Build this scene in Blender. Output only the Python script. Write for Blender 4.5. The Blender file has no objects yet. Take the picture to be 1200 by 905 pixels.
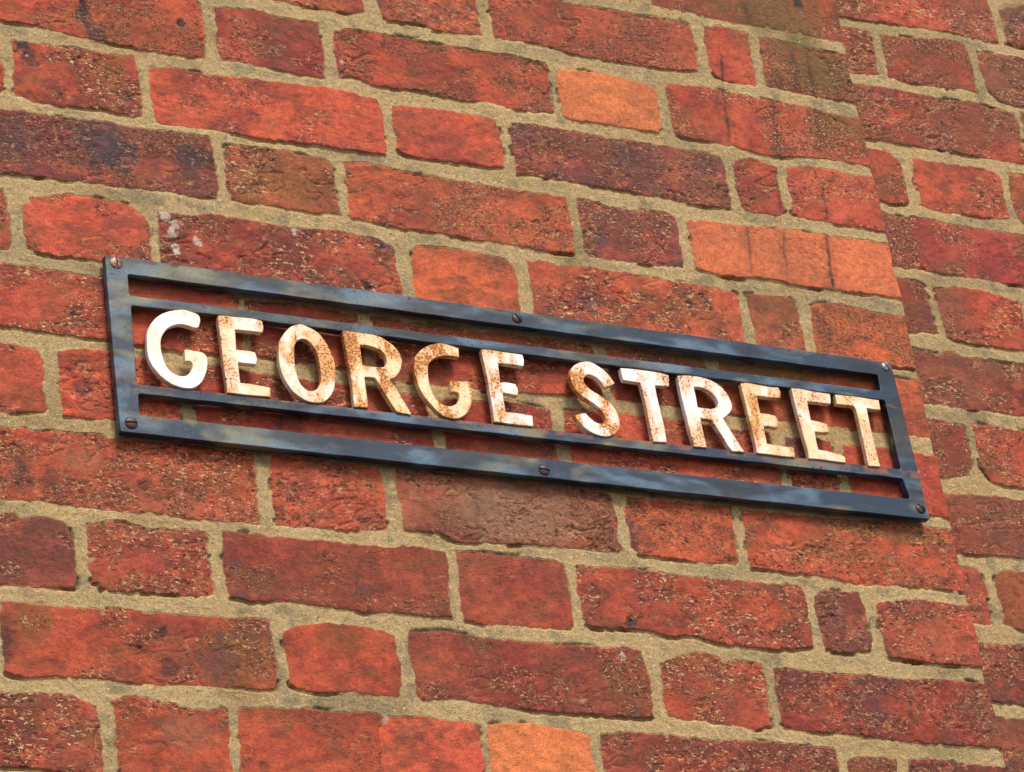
import bpy, bmesh, math, random
import numpy as np
from mathutils import Matrix, Vector

# ---------------------------------------------------------------- camera, sky, sun, exposure
scene = bpy.context.scene
CAM_LOC=[-1.72193, -2.2074, -1.80981]
CAM_ROT=[[0.890415, -0.11232, -0.441072], [-0.434545, -0.498052, -0.750409], [-0.135391, 0.859842, -0.492281]]
LENS=122.693
DEPTH=0.0512
cam_data = bpy.data.cameras.new('camera')
cam_data.sensor_width = 36.0
cam_data.lens = LENS
cam_data.clip_start = 0.05
cam_data.clip_end = 500.0
cam = bpy.data.objects.new('camera', cam_data)
scene.collection.objects.link(cam)
cam.matrix_world = Matrix.Translation(CAM_LOC) @ Matrix(CAM_ROT).to_4x4()
scene.camera = cam

SUN_ELEV, SUN_AZ = math.radians(50), math.radians(8)     # azimuth off the wall's normal, to the right
world = bpy.data.worlds.new('World'); scene.world = world
world.use_nodes = True
wn = world.node_tree.nodes; wl = world.node_tree.links
wn.clear()
wo = wn.new('ShaderNodeOutputWorld'); wb = wn.new('ShaderNodeBackground'); ws = wn.new('ShaderNodeTexSky')
ws.sky_type = 'NISHITA'; ws.sun_disc = False
ws.sun_elevation = SUN_ELEV; ws.sun_rotation = math.pi - SUN_AZ
ws.air_density = 1.0; ws.dust_density = 3.0; ws.ozone_density = 0.6
wb.inputs['Strength'].default_value = 0.115
wl.new(ws.outputs[0], wb.inputs[0]); wl.new(wb.outputs[0], wo.inputs[0])

sd = bpy.data.lights.new('sun', 'SUN'); sd.energy = 1.7; sd.angle = math.radians(15); sd.color = (1.0, 0.94, 0.84)
sun = bpy.data.objects.new('sun', sd); scene.collection.objects.link(sun)
sv = Vector((math.sin(SUN_AZ)*math.cos(SUN_ELEV), -math.cos(SUN_AZ)*math.cos(SUN_ELEV), math.sin(SUN_ELEV)))
sun.rotation_euler = sv.to_track_quat('Z', 'Y').to_euler()

scene.view_settings.view_transform = 'Standard'
scene.view_settings.look = 'None'
scene.view_settings.gamma = 1.0
scene.view_settings.exposure = 0.70
scene.render.resolution_x = 1024; scene.render.resolution_y = 772

# ---------------------------------------------------------------- traced layout, millimetres on the wall plane
FRONT={
'-2a':[[-212.5,132.6],[-111.6,135.3],[4.4,140.5],[5.6,123.3],[4.0,102.6],[1.8,78.9],[-14.0,76.9],[-26.5,76.5],[-50.1,77.9],[-85.1,78.2],[-108.9,76.5],[-144.1,77.6],[-167.0,79.0],[-200.9,79.2],[-211.7,85.0],[-212.8,104.6]],
'-1a':[[-724.0,69.6],[-514.9,73.5],[-512.8,43.6],[-514.4,24.4],[-514.1,13.2],[-524.7,8.3],[-537.1,7.7],[-551.9,7.6],[-570.1,5.8],[-586.3,7.2],[-606.5,7.8],[-725.6,7.6]],
'-1b':[[-498.1,73.2],[-403.2,75.5],[-399.9,56.9],[-399.5,47.4],[-399.5,23.5],[-399.0,9.4],[-411.4,7.0],[-433.0,4.7],[-448.2,4.6],[-457.7,9.3],[-474.7,7.9],[-491.7,6.4],[-496.5,13.9],[-499.0,27.5],[-499.0,46.4]],
'-1c':[[-387.7,63.2],[-359.7,64.0],[-315.8,64.1],[-293.7,63.7],[-248.6,65.8],[-217.1,65.2],[-184.9,66.6],[-175.2,64.5],[-172.1,51.4],[-173.0,31.6],[-174.9,11.8],[-202.9,7.5],[-236.3,7.0],[-270.7,4.4],[-314.5,6.6],[-346.3,10.1],[-368.1,8.7],[-385.3,9.2],[-385.4,26.3],[-384.4,50.4]],
'-1d':[[-155.9,64.4],[-133.5,69.7],[-109.2,65.5],[-112.3,40.2],[-113.5,5.6],[-134.8,5.6],[-148.3,7.0],[-157.8,15.0],[-158.8,34.3],[-159.3,50.9]],
'-1e':[[-97.3,63.8],[-87.8,64.7],[-59.8,63.1],[-27.3,59.3],[2.5,63.9],[3.2,45.0],[0.2,26.5],[-5.4,9.7],[-29.0,6.4],[-64.8,6.8],[-99.0,8.3],[-99.8,32.7]],
'0a':[[-869.1,-4.0],[-807.5,-5.6],[-738.6,-7.8],[-677.4,-6.4],[-673.1,-11.0],[-672.2,-25.4],[-671.7,-52.4],[-676.3,-67.6],[-689.9,-70.2],[-701.4,-68.8],[-717.0,-70.0],[-736.3,-70.1],[-755.4,-69.3],[-772.8,-68.2],[-795.5,-67.3],[-819.4,-64.9],[-841.8,-64.9],[-865.5,-64.3],[-868.3,-37.6]],
'0b':[[-659.0,-11.8],[-640.6,-10.9],[-620.3,-8.7],[-600.4,-10.3],[-562.2,-10.2],[-560.9,-26.5],[-560.0,-46.5],[-562.5,-67.0],[-586.9,-68.8],[-606.8,-68.0],[-626.5,-66.3],[-646.4,-67.3],[-656.7,-67.5],[-660.6,-52.1],[-658.9,-27.3]],
'0c':[[-545.1,-17.0],[-529.6,-11.2],[-497.9,-9.7],[-456.2,-10.1],[-413.9,-10.4],[-370.8,-8.8],[-353.8,-10.3],[-335.2,-13.4],[-336.0,-35.3],[-338.7,-62.9],[-352.3,-67.2],[-379.7,-67.5],[-400.7,-65.7],[-433.1,-67.9],[-474.5,-65.3],[-505.4,-67.3],[-521.6,-65.8],[-531.8,-62.2],[-545.9,-63.9],[-548.4,-51.6],[-548.9,-35.2]],
'0d':[[-327.3,-18.6],[-297.3,-12.0],[-273.5,-12.4],[-247.2,-14.2],[-231.5,-16.0],[-224.5,-22.4],[-225.6,-43.6],[-227.3,-62.8],[-230.0,-68.0],[-258.6,-69.2],[-293.8,-69.8],[-322.6,-70.3],[-328.0,-66.6],[-328.0,-45.1]],
'0e':[[-212.3,-14.4],[-203.4,-9.9],[-171.3,-7.9],[-125.5,-8.2],[-102.7,-9.9],[-79.3,-9.6],[-55.9,-9.2],[-26.8,-14.8],[1.1,-8.9],[1.9,-22.4],[0.4,-42.2],[1.0,-56.7],[-2.2,-66.9],[-21.1,-67.2],[-49.1,-66.2],[-92.0,-71.6],[-115.4,-73.7],[-137.9,-71.8],[-155.6,-69.2],[-182.6,-68.2],[-205.1,-68.3],[-212.5,-64.9],[-212.7,-41.2]],
'1a':[[-942.2,-91.4],[-862.6,-99.4],[-858.2,-109.8],[-857.4,-131.2],[-859.2,-136.6],[-865.0,-136.0],[-940.8,-133.8]],
'1b':[[-846.8,-83.4],[-824.5,-83.4],[-792.8,-80.9],[-764.1,-82.5],[-739.4,-79.6],[-737.6,-93.3],[-736.8,-119.5],[-737.6,-137.0],[-746.4,-142.1],[-761.4,-140.4],[-774.8,-139.4],[-791.5,-141.5],[-816.1,-141.6],[-838.2,-140.5],[-846.8,-137.8],[-848.9,-125.3],[-847.0,-107.7]],
'1c':[[-725.1,-91.0],[-706.8,-84.9],[-687.5,-85.7],[-658.6,-85.7],[-628.3,-82.8],[-598.9,-82.7],[-568.0,-79.8],[-542.2,-80.4],[-518.3,-85.2],[-512.7,-92.3],[-511.9,-117.4],[-512.8,-137.2],[-531.3,-142.1],[-555.5,-142.8],[-595.3,-142.6],[-635.0,-145.1],[-673.6,-142.2],[-700.8,-143.5],[-716.3,-145.4],[-724.3,-141.6],[-726.6,-124.6],[-727.3,-107.2]],
'1d':[[-499.7,-87.2],[-477.1,-84.1],[-435.3,-83.0],[-401.7,-83.4],[-397.1,-92.7],[-396.3,-115.4],[-398.5,-135.7],[-415.4,-136.7],[-443.1,-137.8],[-473.7,-138.5],[-494.2,-138.5],[-501.7,-133.5],[-498.8,-124.1],[-501.2,-111.0]],
'1e':[[-382.5,-85.5],[-369.3,-83.2],[-339.2,-82.5],[-296.2,-84.2],[-252.2,-83.1],[-207.7,-82.9],[-174.5,-82.8],[-166.9,-90.0],[-167.2,-110.7],[-166.5,-125.5],[-169.6,-141.8],[-196.5,-142.5],[-230.0,-141.5],[-262.2,-140.3],[-283.8,-139.3],[-318.4,-139.5],[-348.3,-139.0],[-369.5,-139.0],[-385.7,-139.9],[-385.7,-118.1],[-384.6,-99.6]],
'1f':[[-152.8,-87.6],[-135.1,-80.8],[-117.4,-83.5],[-108.9,-86.8],[-111.5,-109.0],[-109.7,-118.1],[-109.3,-134.0],[-119.7,-140.3],[-128.7,-139.9],[-140.6,-140.9],[-153.8,-139.3],[-156.1,-127.6],[-157.5,-111.9]],
'1g':[[-98.4,-85.1],[-70.3,-78.4],[-35.9,-79.3],[-7.7,-79.4],[-1.0,-83.1],[0.4,-98.2],[2.6,-109.3],[0.9,-125.7],[-0.5,-140.1],[-22.7,-138.9],[-59.9,-139.2],[-87.4,-138.9],[-100.6,-136.3],[-97.8,-118.0],[-100.2,-107.1]],
'2a':[[-888.7,-153.9],[-862.8,-156.9],[-844.3,-154.4],[-817.0,-154.7],[-788.7,-153.9],[-770.0,-153.2],[-751.3,-155.0],[-713.1,-152.6],[-678.4,-150.9],[-676.2,-167.9],[-675.3,-189.3],[-675.7,-208.2],[-676.7,-210.9],[-690.8,-214.0],[-715.0,-213.8],[-737.6,-213.3],[-775.1,-214.4],[-812.2,-217.2],[-848.7,-218.3],[-867.0,-220.5],[-886.9,-217.3],[-887.9,-187.4]],
'2b':[[-663.5,-157.0],[-636.1,-154.9],[-606.8,-153.4],[-592.8,-155.3],[-576.8,-154.4],[-566.3,-159.6],[-566.3,-172.8],[-566.6,-188.5],[-565.8,-201.4],[-564.6,-210.7],[-583.7,-212.1],[-611.1,-212.2],[-632.8,-211.4],[-642.3,-213.0],[-652.2,-212.0],[-663.8,-212.2],[-663.8,-204.5],[-665.7,-200.5],[-665.8,-179.1]],
'2c':[[-551.4,-155.3],[-527.0,-152.9],[-496.5,-155.8],[-455.7,-156.9],[-425.3,-158.1],[-393.7,-159.2],[-359.6,-157.2],[-341.0,-157.8],[-339.5,-169.2],[-338.8,-196.0],[-343.8,-216.4],[-371.8,-218.0],[-402.4,-216.6],[-413.2,-216.5],[-443.6,-216.0],[-484.1,-214.5],[-524.6,-215.6],[-544.2,-212.7],[-555.8,-210.2],[-553.9,-195.2],[-554.7,-175.2]],
'2d':[[-328.8,-155.8],[-308.4,-157.0],[-287.8,-162.7],[-254.7,-157.4],[-234.9,-158.8],[-228.4,-166.9],[-231.5,-188.3],[-230.7,-212.5],[-253.7,-215.1],[-286.6,-215.6],[-318.3,-216.0],[-329.7,-213.3],[-328.3,-194.4],[-328.8,-176.5]],
'2e':[[-217.4,-164.2],[-199.7,-159.6],[-166.8,-159.9],[-131.7,-155.2],[-98.0,-154.6],[-70.6,-154.9],[-35.3,-154.1],[-2.3,-152.7],[1.3,-161.5],[-1.1,-180.6],[-0.5,-194.5],[-1.7,-212.3],[-29.6,-212.6],[-75.8,-213.9],[-110.5,-215.4],[-143.3,-213.0],[-177.9,-217.2],[-204.1,-215.7],[-217.7,-213.3],[-217.8,-195.2],[-217.1,-176.9]],
'3a':[[-966.9,-232.4],[-910.7,-234.4],[-865.8,-235.2],[-863.0,-257.8],[-862.8,-286.3],[-866.0,-291.7],[-878.9,-292.8],[-966.2,-290.4]],
'3b':[[-848.6,-247.3],[-842.0,-246.2],[-843.0,-239.8],[-813.3,-232.4],[-786.0,-230.4],[-758.0,-232.6],[-747.6,-240.9],[-741.4,-246.6],[-742.5,-267.6],[-742.4,-283.3],[-742.4,-291.6],[-763.1,-291.4],[-794.6,-291.3],[-814.2,-291.0],[-835.9,-291.9],[-848.4,-285.7],[-849.6,-272.0]],
'3c':[[-732.3,-245.2],[-712.0,-237.8],[-682.5,-230.5],[-663.4,-230.9],[-644.3,-231.2],[-615.8,-232.6],[-585.8,-229.6],[-556.6,-229.3],[-530.6,-231.3],[-519.6,-239.0],[-521.1,-250.4],[-517.1,-262.7],[-516.2,-279.6],[-517.4,-295.0],[-573.9,-294.0],[-651.0,-293.6],[-726.1,-291.6],[-733.3,-288.5],[-733.8,-270.4]],
'3d':[[-500.6,-240.4],[-494.7,-232.6],[-466.0,-229.9],[-435.7,-229.6],[-415.5,-231.7],[-405.7,-238.1],[-402.7,-245.5],[-403.3,-260.4],[-405.4,-284.9],[-405.5,-296.1],[-446.9,-295.1],[-501.6,-295.3],[-502.4,-283.5],[-503.1,-264.9]],
'3e':[[-385.3,-235.0],[-377.8,-229.5],[-352.9,-231.0],[-320.4,-228.8],[-289.0,-229.3],[-246.0,-230.1],[-213.2,-231.5],[-179.5,-234.6],[-180.4,-252.6],[-181.6,-281.2],[-182.1,-292.8],[-246.6,-294.6],[-331.7,-296.0],[-391.5,-295.8],[-390.5,-284.5],[-387.2,-258.0]],
'3f':[[-170.4,-233.2],[-146.8,-230.7],[-122.7,-230.8],[-119.0,-234.8],[-119.1,-252.9],[-118.4,-275.2],[-118.1,-291.2],[-150.2,-292.0],[-169.6,-292.0],[-167.7,-277.5],[-168.6,-259.9]],
'3g':[[-102.4,-236.9],[-93.0,-231.0],[-56.4,-230.3],[-29.5,-232.8],[-1.4,-231.6],[0.1,-245.1],[1.2,-260.5],[0.2,-276.9],[-4.5,-285.7],[-23.1,-286.4],[-69.4,-289.9],[-105.6,-291.3],[-105.9,-279.7],[-104.4,-259.8]],
'4a':[[-886.9,-308.6],[-873.0,-311.3],[-858.4,-306.7],[-846.2,-304.8],[-833.6,-309.4],[-815.5,-307.4],[-801.1,-309.4],[-778.8,-303.6],[-727.4,-305.7],[-675.2,-307.1],[-670.2,-310.5],[-669.7,-326.9],[-669.6,-347.3],[-670.1,-359.5],[-681.3,-366.7],[-696.2,-366.3],[-718.5,-367.8],[-740.6,-368.4],[-762.4,-367.4],[-787.6,-365.3],[-823.6,-366.3],[-850.5,-366.1],[-876.6,-365.8],[-885.0,-365.4],[-886.0,-337.9]],
'4b':[[-658.9,-310.5],[-622.0,-308.5],[-591.3,-309.0],[-563.4,-310.0],[-560.7,-319.7],[-560.5,-336.3],[-560.2,-352.8],[-563.1,-363.0],[-582.6,-364.8],[-605.4,-363.0],[-635.9,-363.8],[-658.4,-362.8],[-661.0,-358.3],[-660.6,-333.8]],
'4c':[[-546.3,-311.0],[-497.3,-310.7],[-449.2,-310.7],[-400.2,-309.9],[-339.9,-310.1],[-337.8,-322.7],[-337.2,-343.9],[-337.6,-361.0],[-367.8,-364.0],[-417.2,-367.0],[-457.6,-368.1],[-489.6,-369.8],[-521.0,-369.0],[-544.2,-367.1],[-549.2,-363.6],[-548.1,-342.9]],
'4d':[[-324.1,-310.5],[-274.7,-308.1],[-227.7,-308.7],[-226.4,-325.0],[-225.4,-342.2],[-226.1,-359.5],[-258.6,-360.2],[-292.6,-361.1],[-324.5,-361.8],[-325.2,-346.6],[-325.8,-325.3]],
'4e':[[-212.2,-309.2],[-162.2,-307.7],[-108.7,-305.9],[-54.3,-304.0],[-26.4,-301.2],[-1.0,-302.4],[2.2,-312.7],[2.6,-330.5],[2.0,-352.8],[0.1,-361.0],[-8.1,-361.1],[-24.1,-359.5],[-48.8,-360.8],[-84.7,-360.9],[-129.1,-361.1],[-173.1,-362.3],[-211.8,-361.1],[-213.0,-344.9],[-213.2,-323.3]],
'5a':[[-936.5,-382.1],[-877.6,-381.7],[-860.1,-382.4],[-846.2,-384.4],[-843.3,-392.6],[-844.9,-414.7],[-845.0,-426.3],[-843.7,-437.8],[-846.7,-440.4],[-860.8,-441.4],[-881.8,-444.1],[-936.3,-440.4]],
'5b':[[-829.7,-382.2],[-806.6,-378.2],[-785.1,-378.5],[-760.0,-381.4],[-740.5,-383.6],[-735.1,-388.4],[-734.1,-408.1],[-731.9,-423.6],[-731.0,-437.6],[-739.8,-438.7],[-761.5,-439.0],[-786.6,-439.1],[-811.6,-441.4],[-829.2,-440.5],[-830.4,-428.3],[-830.0,-405.0]],
'5c':[[-715.6,-383.4],[-704.7,-378.0],[-660.4,-380.9],[-622.8,-381.6],[-584.6,-381.4],[-546.1,-382.1],[-522.9,-383.2],[-509.9,-385.6],[-509.5,-399.5],[-507.8,-415.6],[-506.8,-431.7],[-507.0,-443.8],[-531.0,-443.4],[-569.2,-442.4],[-614.6,-441.5],[-666.8,-440.7],[-716.0,-439.6],[-715.6,-421.5],[-715.9,-401.8]],
'5d':[[-497.3,-385.7],[-467.5,-381.8],[-427.0,-378.3],[-406.9,-379.1],[-391.7,-380.5],[-391.1,-397.1],[-391.2,-417.7],[-391.4,-434.2],[-393.1,-445.1],[-421.2,-445.1],[-460.9,-444.8],[-491.3,-443.5],[-492.8,-425.9],[-494.6,-405.8]],
'5e':[[-377.0,-380.3],[-345.4,-378.0],[-303.4,-375.2],[-261.5,-375.9],[-219.4,-378.4],[-176.1,-377.3],[-174.7,-387.4],[-173.8,-408.6],[-172.8,-429.7],[-174.2,-445.0],[-215.3,-445.5],[-274.3,-445.4],[-332.4,-446.3],[-377.9,-445.8],[-377.4,-432.6],[-377.3,-411.9],[-378.7,-395.5]],
'5f':[[-157.4,-379.3],[-132.4,-377.1],[-113.3,-378.3],[-112.0,-392.8],[-112.2,-414.3],[-114.1,-435.8],[-117.1,-445.5],[-142.2,-444.9],[-162.2,-445.4],[-161.3,-424.2],[-160.4,-402.8]],
'5g':[[-99.5,-380.1],[-70.7,-378.3],[-44.0,-379.5],[-21.6,-380.3],[0.7,-382.0],[0.9,-396.9],[0.4,-414.3],[-0.2,-436.0],[-3.6,-438.9],[-21.9,-440.1],[-58.2,-442.4],[-100.9,-443.7],[-100.5,-425.8],[-100.3,-404.3]],
'6a':[[-892.2,-456.8],[-882.7,-458.7],[-861.8,-456.1],[-857.4,-462.4],[-848.3,-461.3],[-843.0,-456.9],[-821.9,-455.8],[-798.6,-455.2],[-791.9,-459.8],[-770.2,-456.4],[-727.0,-455.8],[-670.8,-456.9],[-670.8,-471.0],[-672.6,-494.4],[-675.7,-516.3],[-682.6,-519.4],[-711.7,-521.0],[-739.0,-521.0],[-756.7,-519.9],[-783.0,-522.0],[-818.0,-521.3],[-852.5,-519.9],[-886.9,-521.6],[-892.3,-520.7],[-893.0,-489.4]],
'6b':[[-655.2,-456.6],[-593.8,-456.4],[-562.0,-457.4],[-557.7,-471.2],[-559.5,-497.4],[-563.1,-513.5],[-586.1,-516.7],[-611.0,-517.8],[-642.2,-518.9],[-656.9,-518.9],[-657.8,-500.5],[-656.9,-478.7]],
'6c':[[-545.2,-457.9],[-438.8,-456.0],[-348.1,-457.1],[-346.0,-459.3],[-345.0,-482.0],[-347.8,-512.2],[-360.1,-513.4],[-388.0,-512.3],[-418.3,-513.1],[-447.7,-514.6],[-461.9,-515.3],[-497.2,-517.4],[-515.7,-512.3],[-544.9,-513.1],[-543.5,-491.8],[-546.1,-476.2]],
'6d':[[-330.2,-457.5],[-276.4,-457.3],[-231.2,-457.2],[-230.2,-461.3],[-230.9,-482.0],[-232.6,-508.4],[-235.0,-511.9],[-266.1,-513.5],[-297.3,-512.6],[-327.5,-512.5],[-333.6,-505.1],[-332.2,-492.8],[-335.1,-480.9]],
'6e':[[-217.8,-458.2],[-105.3,-456.0],[-29.7,-454.6],[-1.5,-456.7],[-0.2,-470.3],[-0.6,-487.3],[-0.9,-500.0],[0.1,-514.2],[-16.1,-515.0],[-32.1,-514.9],[-73.1,-516.4],[-117.1,-518.2],[-150.0,-514.9],[-176.5,-515.1],[-203.4,-513.7],[-220.2,-513.7],[-221.2,-505.6],[-218.0,-480.6]],
'7a':[[-924.8,-533.9],[-887.8,-535.0],[-876.0,-532.2],[-873.0,-537.8],[-857.0,-534.6],[-845.4,-535.5],[-834.7,-539.6],[-831.2,-548.1],[-830.4,-564.3],[-830.5,-582.7],[-831.9,-592.3],[-857.3,-594.8],[-874.9,-594.3],[-891.7,-595.3],[-925.0,-594.2]],
'7b':[[-814.5,-538.2],[-805.0,-532.7],[-783.8,-531.1],[-766.6,-535.3],[-743.7,-532.8],[-722.1,-532.0],[-717.4,-535.3],[-720.4,-550.7],[-718.7,-561.8],[-718.3,-586.4],[-733.5,-590.1],[-758.9,-589.6],[-787.7,-591.6],[-810.5,-591.7],[-814.8,-584.8],[-819.5,-574.2],[-817.8,-553.4]],
'7c':[[-704.7,-530.2],[-676.5,-531.0],[-640.1,-532.5],[-603.2,-534.0],[-588.0,-531.6],[-573.0,-531.6],[-558.2,-533.9],[-552.2,-528.7],[-527.1,-528.4],[-511.1,-529.1],[-510.8,-543.1],[-511.1,-550.8],[-513.1,-570.3],[-515.6,-588.2],[-533.2,-589.9],[-551.9,-588.6],[-590.2,-590.6],[-608.5,-589.4],[-636.3,-588.2],[-655.1,-587.0],[-682.8,-589.7],[-697.0,-588.1],[-704.8,-587.3],[-706.8,-571.8],[-706.2,-551.5]],
'7d':[[-500.2,-527.9],[-479.0,-525.7],[-449.4,-525.8],[-424.4,-526.4],[-402.8,-529.8],[-401.2,-539.9],[-401.1,-563.5],[-402.1,-583.9],[-405.2,-588.8],[-429.7,-590.3],[-459.2,-589.9],[-484.7,-590.7],[-501.9,-588.5],[-502.3,-569.3],[-500.2,-549.8]],
'7e':[[-389.4,-530.8],[-350.4,-527.7],[-320.5,-527.8],[-295.6,-530.2],[-266.8,-534.6],[-234.7,-532.2],[-206.7,-530.3],[-191.7,-531.3],[-189.1,-526.9],[-173.7,-526.2],[-171.8,-537.5],[-171.9,-558.6],[-172.8,-578.9],[-175.8,-585.6],[-197.6,-589.1],[-218.7,-590.2],[-235.2,-590.0],[-267.3,-589.7],[-289.2,-584.6],[-314.1,-587.6],[-329.7,-584.3],[-345.7,-579.5],[-374.6,-585.3],[-390.8,-582.8],[-391.0,-564.9],[-392.5,-544.6]],
'7f':[[-161.9,-539.0],[-150.5,-529.7],[-137.6,-529.3],[-117.3,-527.3],[-114.0,-536.1],[-113.0,-554.8],[-111.5,-571.8],[-114.6,-581.8],[-131.7,-585.7],[-159.8,-585.8],[-160.7,-573.8],[-162.8,-555.3]],
'7g':[[-99.5,-537.1],[-66.5,-529.8],[-39.9,-529.0],[-13.3,-533.1],[1.6,-534.2],[1.9,-544.2],[-0.1,-563.4],[-1.0,-589.0],[-21.9,-587.6],[-55.7,-589.6],[-97.8,-587.6],[-100.1,-574.8],[-100.2,-552.0]],
'8a':[[-890.9,-612.5],[-879.3,-609.2],[-858.5,-611.5],[-841.6,-611.4],[-815.6,-611.1],[-795.9,-607.1],[-781.5,-607.9],[-771.3,-610.6],[-744.6,-609.6],[-717.8,-610.0],[-684.5,-604.7],[-675.2,-605.3],[-672.8,-616.2],[-672.1,-642.7],[-673.4,-661.0],[-676.8,-665.7],[-691.1,-666.1],[-698.0,-665.2],[-741.1,-667.4],[-776.5,-668.9],[-814.8,-668.5],[-828.4,-668.2],[-862.8,-670.4],[-886.9,-671.7],[-892.6,-668.7],[-892.3,-643.2],[-893.4,-630.6]],
'8b':[[-662.6,-615.3],[-648.2,-609.5],[-619.8,-603.9],[-591.9,-604.4],[-573.1,-607.9],[-566.0,-610.3],[-570.5,-622.0],[-564.8,-629.7],[-566.6,-648.5],[-569.0,-661.3],[-588.3,-662.8],[-612.3,-661.9],[-640.3,-665.6],[-656.5,-663.3],[-660.8,-656.3],[-660.5,-641.7],[-662.7,-628.6]],
'8c':[[-552.6,-605.3],[-525.0,-601.3],[-496.6,-604.0],[-461.8,-607.0],[-422.2,-606.6],[-382.4,-607.7],[-369.6,-602.7],[-353.6,-602.1],[-341.8,-607.3],[-339.8,-623.4],[-340.5,-645.0],[-342.8,-662.8],[-360.6,-665.0],[-402.0,-664.4],[-431.6,-665.2],[-470.5,-664.5],[-505.0,-662.1],[-523.8,-662.1],[-548.6,-664.1],[-553.6,-657.1],[-551.8,-643.5],[-554.0,-632.5],[-554.2,-616.8]],
'8d':[[-325.4,-614.4],[-311.3,-607.7],[-289.9,-601.2],[-271.3,-601.9],[-266.1,-609.3],[-247.2,-604.5],[-228.6,-606.9],[-227.1,-620.2],[-229.6,-644.7],[-233.6,-660.5],[-240.2,-664.9],[-271.0,-664.2],[-301.3,-662.7],[-319.4,-661.0],[-328.3,-652.5],[-326.9,-636.2]],
'8e':[[-214.1,-608.8],[-197.1,-607.4],[-180.1,-609.9],[-136.5,-607.8],[-110.8,-607.3],[-84.9,-610.7],[-70.9,-606.3],[-37.5,-605.2],[-12.7,-604.7],[2.5,-607.6],[1.4,-626.3],[0.9,-646.6],[0.7,-665.0],[-18.7,-665.7],[-52.0,-666.5],[-84.7,-666.6],[-117.2,-666.6],[-148.8,-664.2],[-180.6,-664.3],[-212.6,-662.8],[-217.7,-659.3],[-217.7,-639.0],[-217.8,-623.3]],
'9a':[[-1010.6,-680.7],[-897.8,-686.6],[-872.5,-684.5],[-847.1,-683.9],[-833.3,-687.7],[-823.5,-691.8],[-821.9,-705.7],[-822.0,-723.2],[-821.6,-742.5],[-822.0,-747.4],[-862.4,-746.1],[-888.7,-745.8],[-901.7,-746.1],[-1009.9,-738.3]],
'9b':[[-810.2,-686.5],[-795.4,-680.4],[-777.8,-682.5],[-752.0,-686.8],[-734.8,-688.3],[-721.8,-683.7],[-716.5,-686.9],[-717.5,-710.5],[-721.1,-738.3],[-721.3,-747.4],[-768.8,-748.6],[-807.3,-748.4],[-808.7,-740.9],[-803.4,-734.3],[-810.5,-722.3],[-805.2,-707.9],[-807.6,-695.5]],
'9c':[[-707.1,-684.0],[-692.9,-682.9],[-656.4,-680.7],[-619.6,-680.0],[-588.4,-680.5],[-590.3,-701.0],[-595.4,-729.6],[-598.7,-749.1],[-709.5,-746.6],[-710.6,-737.6],[-708.4,-709.8]],
'9d':[[-585.0,-682.4],[-554.3,-678.5],[-536.0,-680.1],[-507.7,-680.8],[-500.4,-682.5],[-503.7,-699.7],[-506.4,-723.4],[-508.7,-748.9],[-595.8,-748.9],[-592.5,-729.4],[-588.8,-700.9]],
'9e':[[-494.2,-681.3],[-472.7,-678.9],[-453.6,-678.2],[-424.8,-680.5],[-403.7,-684.1],[-404.0,-699.9],[-403.7,-716.2],[-405.9,-748.1],[-498.0,-746.8],[-498.1,-722.8],[-496.4,-700.7]],
'9f':[[-392.8,-684.1],[-374.9,-679.7],[-324.3,-678.9],[-294.1,-679.7],[-236.2,-677.7],[-194.2,-677.7],[-171.2,-679.2],[-171.5,-700.1],[-174.8,-746.3],[-394.8,-745.9],[-395.1,-715.6]],
'9g':[[-159.9,-688.5],[-143.0,-684.1],[-112.7,-684.3],[-113.6,-696.1],[-117.6,-743.5],[-163.8,-744.8],[-161.4,-707.1]],
'9h':[[-99.9,-684.2],[-66.8,-681.8],[-34.6,-684.3],[4.0,-683.9],[3.4,-703.8],[2.3,-743.1],[-103.9,-742.6],[-100.8,-706.9]]}
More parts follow.
